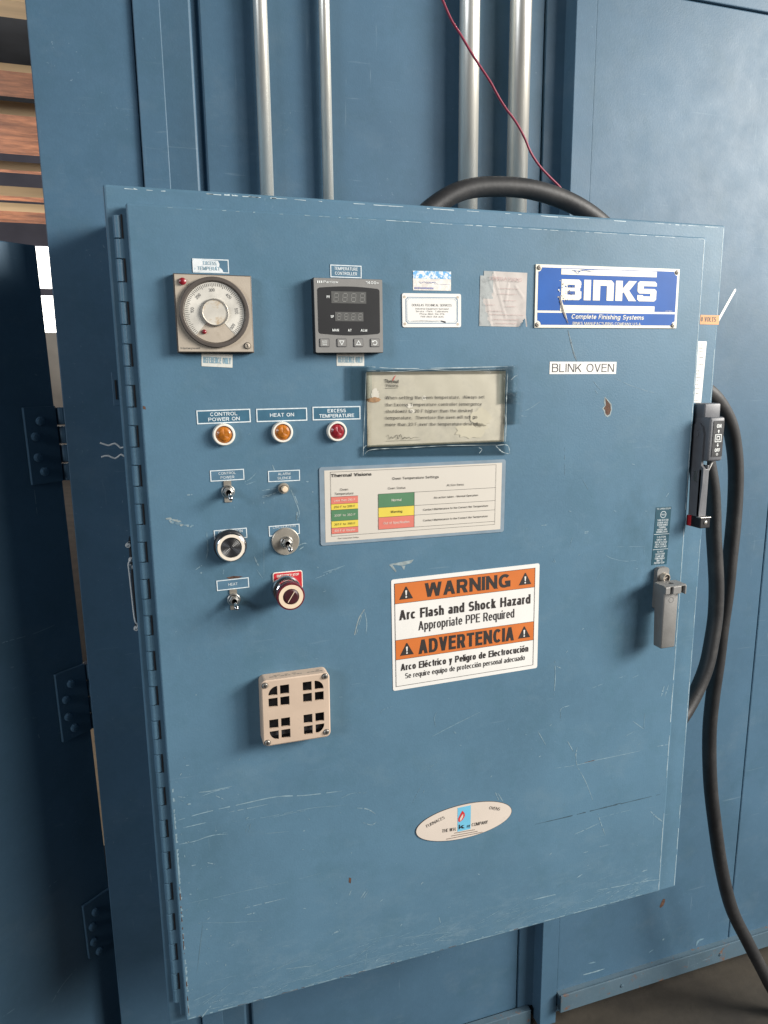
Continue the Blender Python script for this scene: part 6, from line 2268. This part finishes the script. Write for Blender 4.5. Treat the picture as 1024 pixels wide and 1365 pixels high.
for pa, pb in (((455, 360), (620, 332)), ((430, 383), (640, 345)), ((390, 408), (680, 352))):
    a, b_ = Vector((*f.L(zov(*pa)), 0)), Vector((*f.L(zov(*pb)), 0))
    d = (b_ - a)
    L0 = d.length
    t = d.normalized()
    nrm = Vector((-t.y, t.x, 0))
    k = 0
    while k < L0:
        ln = random.uniform(0.0008, 0.0020)
        p_, r_ = a + t * k, a + t * min(L0, k + ln)
        hgt = 0.0007
        poly(bm, [(v.x, v.y) for v in (p_ - nrm * hgt, r_ - nrm * hgt, r_ + nrm * hgt, p_ + nrm * hgt)], 0.0017, 4)
        k += ln + 0.0006
mk('logo_print', bm, [M_SKYB, M_RED, M_OVALP, M_INK, mat('fine_print', (0.25, 0.20, 0.17), 0.5)], MO, ov)

# teal door-opening instructions
zt3 = zoom(855, 660, 12.41)
f, o, hw, hh = sticker('instruction_label', (zt3(228, 205), zt3(482, 186), zt3(180, 1155), zt3(430, 1140)), M_TEAL, 'tall narrow dark teal instruction label above the door latch', 'label')
bm = NB()
Z_ = 0.0006


def tl_(s_, v, wf, h_=0.030, b_=0.004):
    text(bm, s_, 0, hh - 2 * hh * v, 2 * hh * h_, 2 * hw * wf, Z_, b_)


tl_('TO OPEN DOOR', 0.030, 0.90, 0.026)
ring(bm, 0.0, hh - 2 * hh * 0.130, 0.0052, 0.0060, Z_, 0, 28)
text(bm, 'HOLD', 0, hh - 2 * hh * 0.130, 0.0028, 0.0082, Z_, 0.0)
for s_, v, wf in (('TURN SLOTTED', 0.225, 0.72), ('SCREW. HOLD', 0.268, 0.68), ('SCREW WHILE', 0.308, 0.68), ('TURNING', 0.348, 0.46), ('HANDLE AND', 0.388, 0.64), ('OPENING DOOR', 0.428, 0.74),
                  ('CAUTION', 0.515, 0.56), ('SWITCH CAN', 0.563, 0.62), ('NOT BE CLOSED', 0.605, 0.78), ('UNTIL DOOR IS', 0.645, 0.72), ('FULLY LATCHED', 0.685, 0.78),
                  ('TO PUT', 0.772, 0.44), ('LATCH ROD', 0.812, 0.62), ('CLAMP AND', 0.852, 0.56), ('TURN HANDLE', 0.890, 0.66), ('ONLY TO', 0.928, 0.40), ('PROPER STOP', 0.968, 0.68)):
    tl_(s_, v, wf)
for v in (0.467, 0.730):
    rect(bm, -hw, hw, hh - 2 * hh * v - 0.0003, hh - 2 * hh * v + 0.0003, Z_)
mk('lettering', bm, M_LEGW, f.M, o)

# voltage label and narrow white label on the right flange
f, o, hw, hh = sticker('voltage_label', (za(262, 388), za(458, 393), za(258, 486), za(454, 490)), M_VOLT, 'small orange VOLTS label on the right flange', 'label', y=0.018)
bm = NB()
f.T(bm, '0 VOLTS', za(268, 432), za(424, 436), 6.4, 0.0006, 0.012)
mk('lettering', bm, M_INK, f.M, o)
f, o, hw, hh = sticker('rating_label', (za(225, 660), za(322, 664), za(180, 1300), za(276, 1300)), M_STICK, 'tall narrow white printed label on the flange above the disconnect handle', 'label', 0.001, y=0.018)
bm = NB()
for k, v in enumerate((0.06, 0.11, 0.16, 0.21, 0.26, 0.32, 0.37, 0.48, 0.53, 0.59, 0.64, 0.70, 0.77, 0.85, 0.96)):
    y_ = hh - 2 * hh * v
    x = -hw * random.uniform(0.2, 0.8)
    end = hw * random.uniform(-0.15, 0.62)
    while x < end:
        ln = random.uniform(0.0006, 0.0016)
        hgt = random.uniform(0.0004, 0.0009)
        rect(bm, x, min(end, x + ln), y_ - hgt, y_ + hgt, 0.0006)
        x += ln + random.uniform(0.0005, 0.0012)
mk('fine_print', bm, mat('pale_grey_ink', (0.30, 0.30, 0.29), 0.6), f.M, o)

# rust spot and old paint runs on the oven's right panel
bm = NB()
c_ = at((883, 1203), YP)
Mr = face_matrix(c_.x, YP - 0.0004, c_.z)
poly(bm, [(-0.008, -0.010), (-0.003, 0.002), (0.002, 0.010), (0.008, 0.008), (0.007, -0.002), (0.003, -0.010), (-0.004, -0.014)], 0.0, 0)
zN = zoom(600, 980, 2.415)
sp = next(o_ for o_ in bpy.data.objects if o_.name == 'side_panel')


def PL(p):
    q = at(p, YP - 0.0004)
    return (q.x - c_.x, q.z - c_.z)


for pts, w_, mi in (([(428, 772), (465, 762), (497, 752)], 0.004, 1), ([(792, 680), (800, 662), (818, 655)], 0.006, 2), ([(684, 660), (690, 655)], 0.004, 1), ([(445, 735), (470, 730)], 0.003, 2), ([(640, 700), (655, 690)], 0.003, 2)):
    ribbon(bm, [PL(zN(*p)) for p in pts], w_, 0.0, mi)
o = mk('paint_damage', bm, [M_RUST, M_WEAR, M_FAINT], Mr, sp)
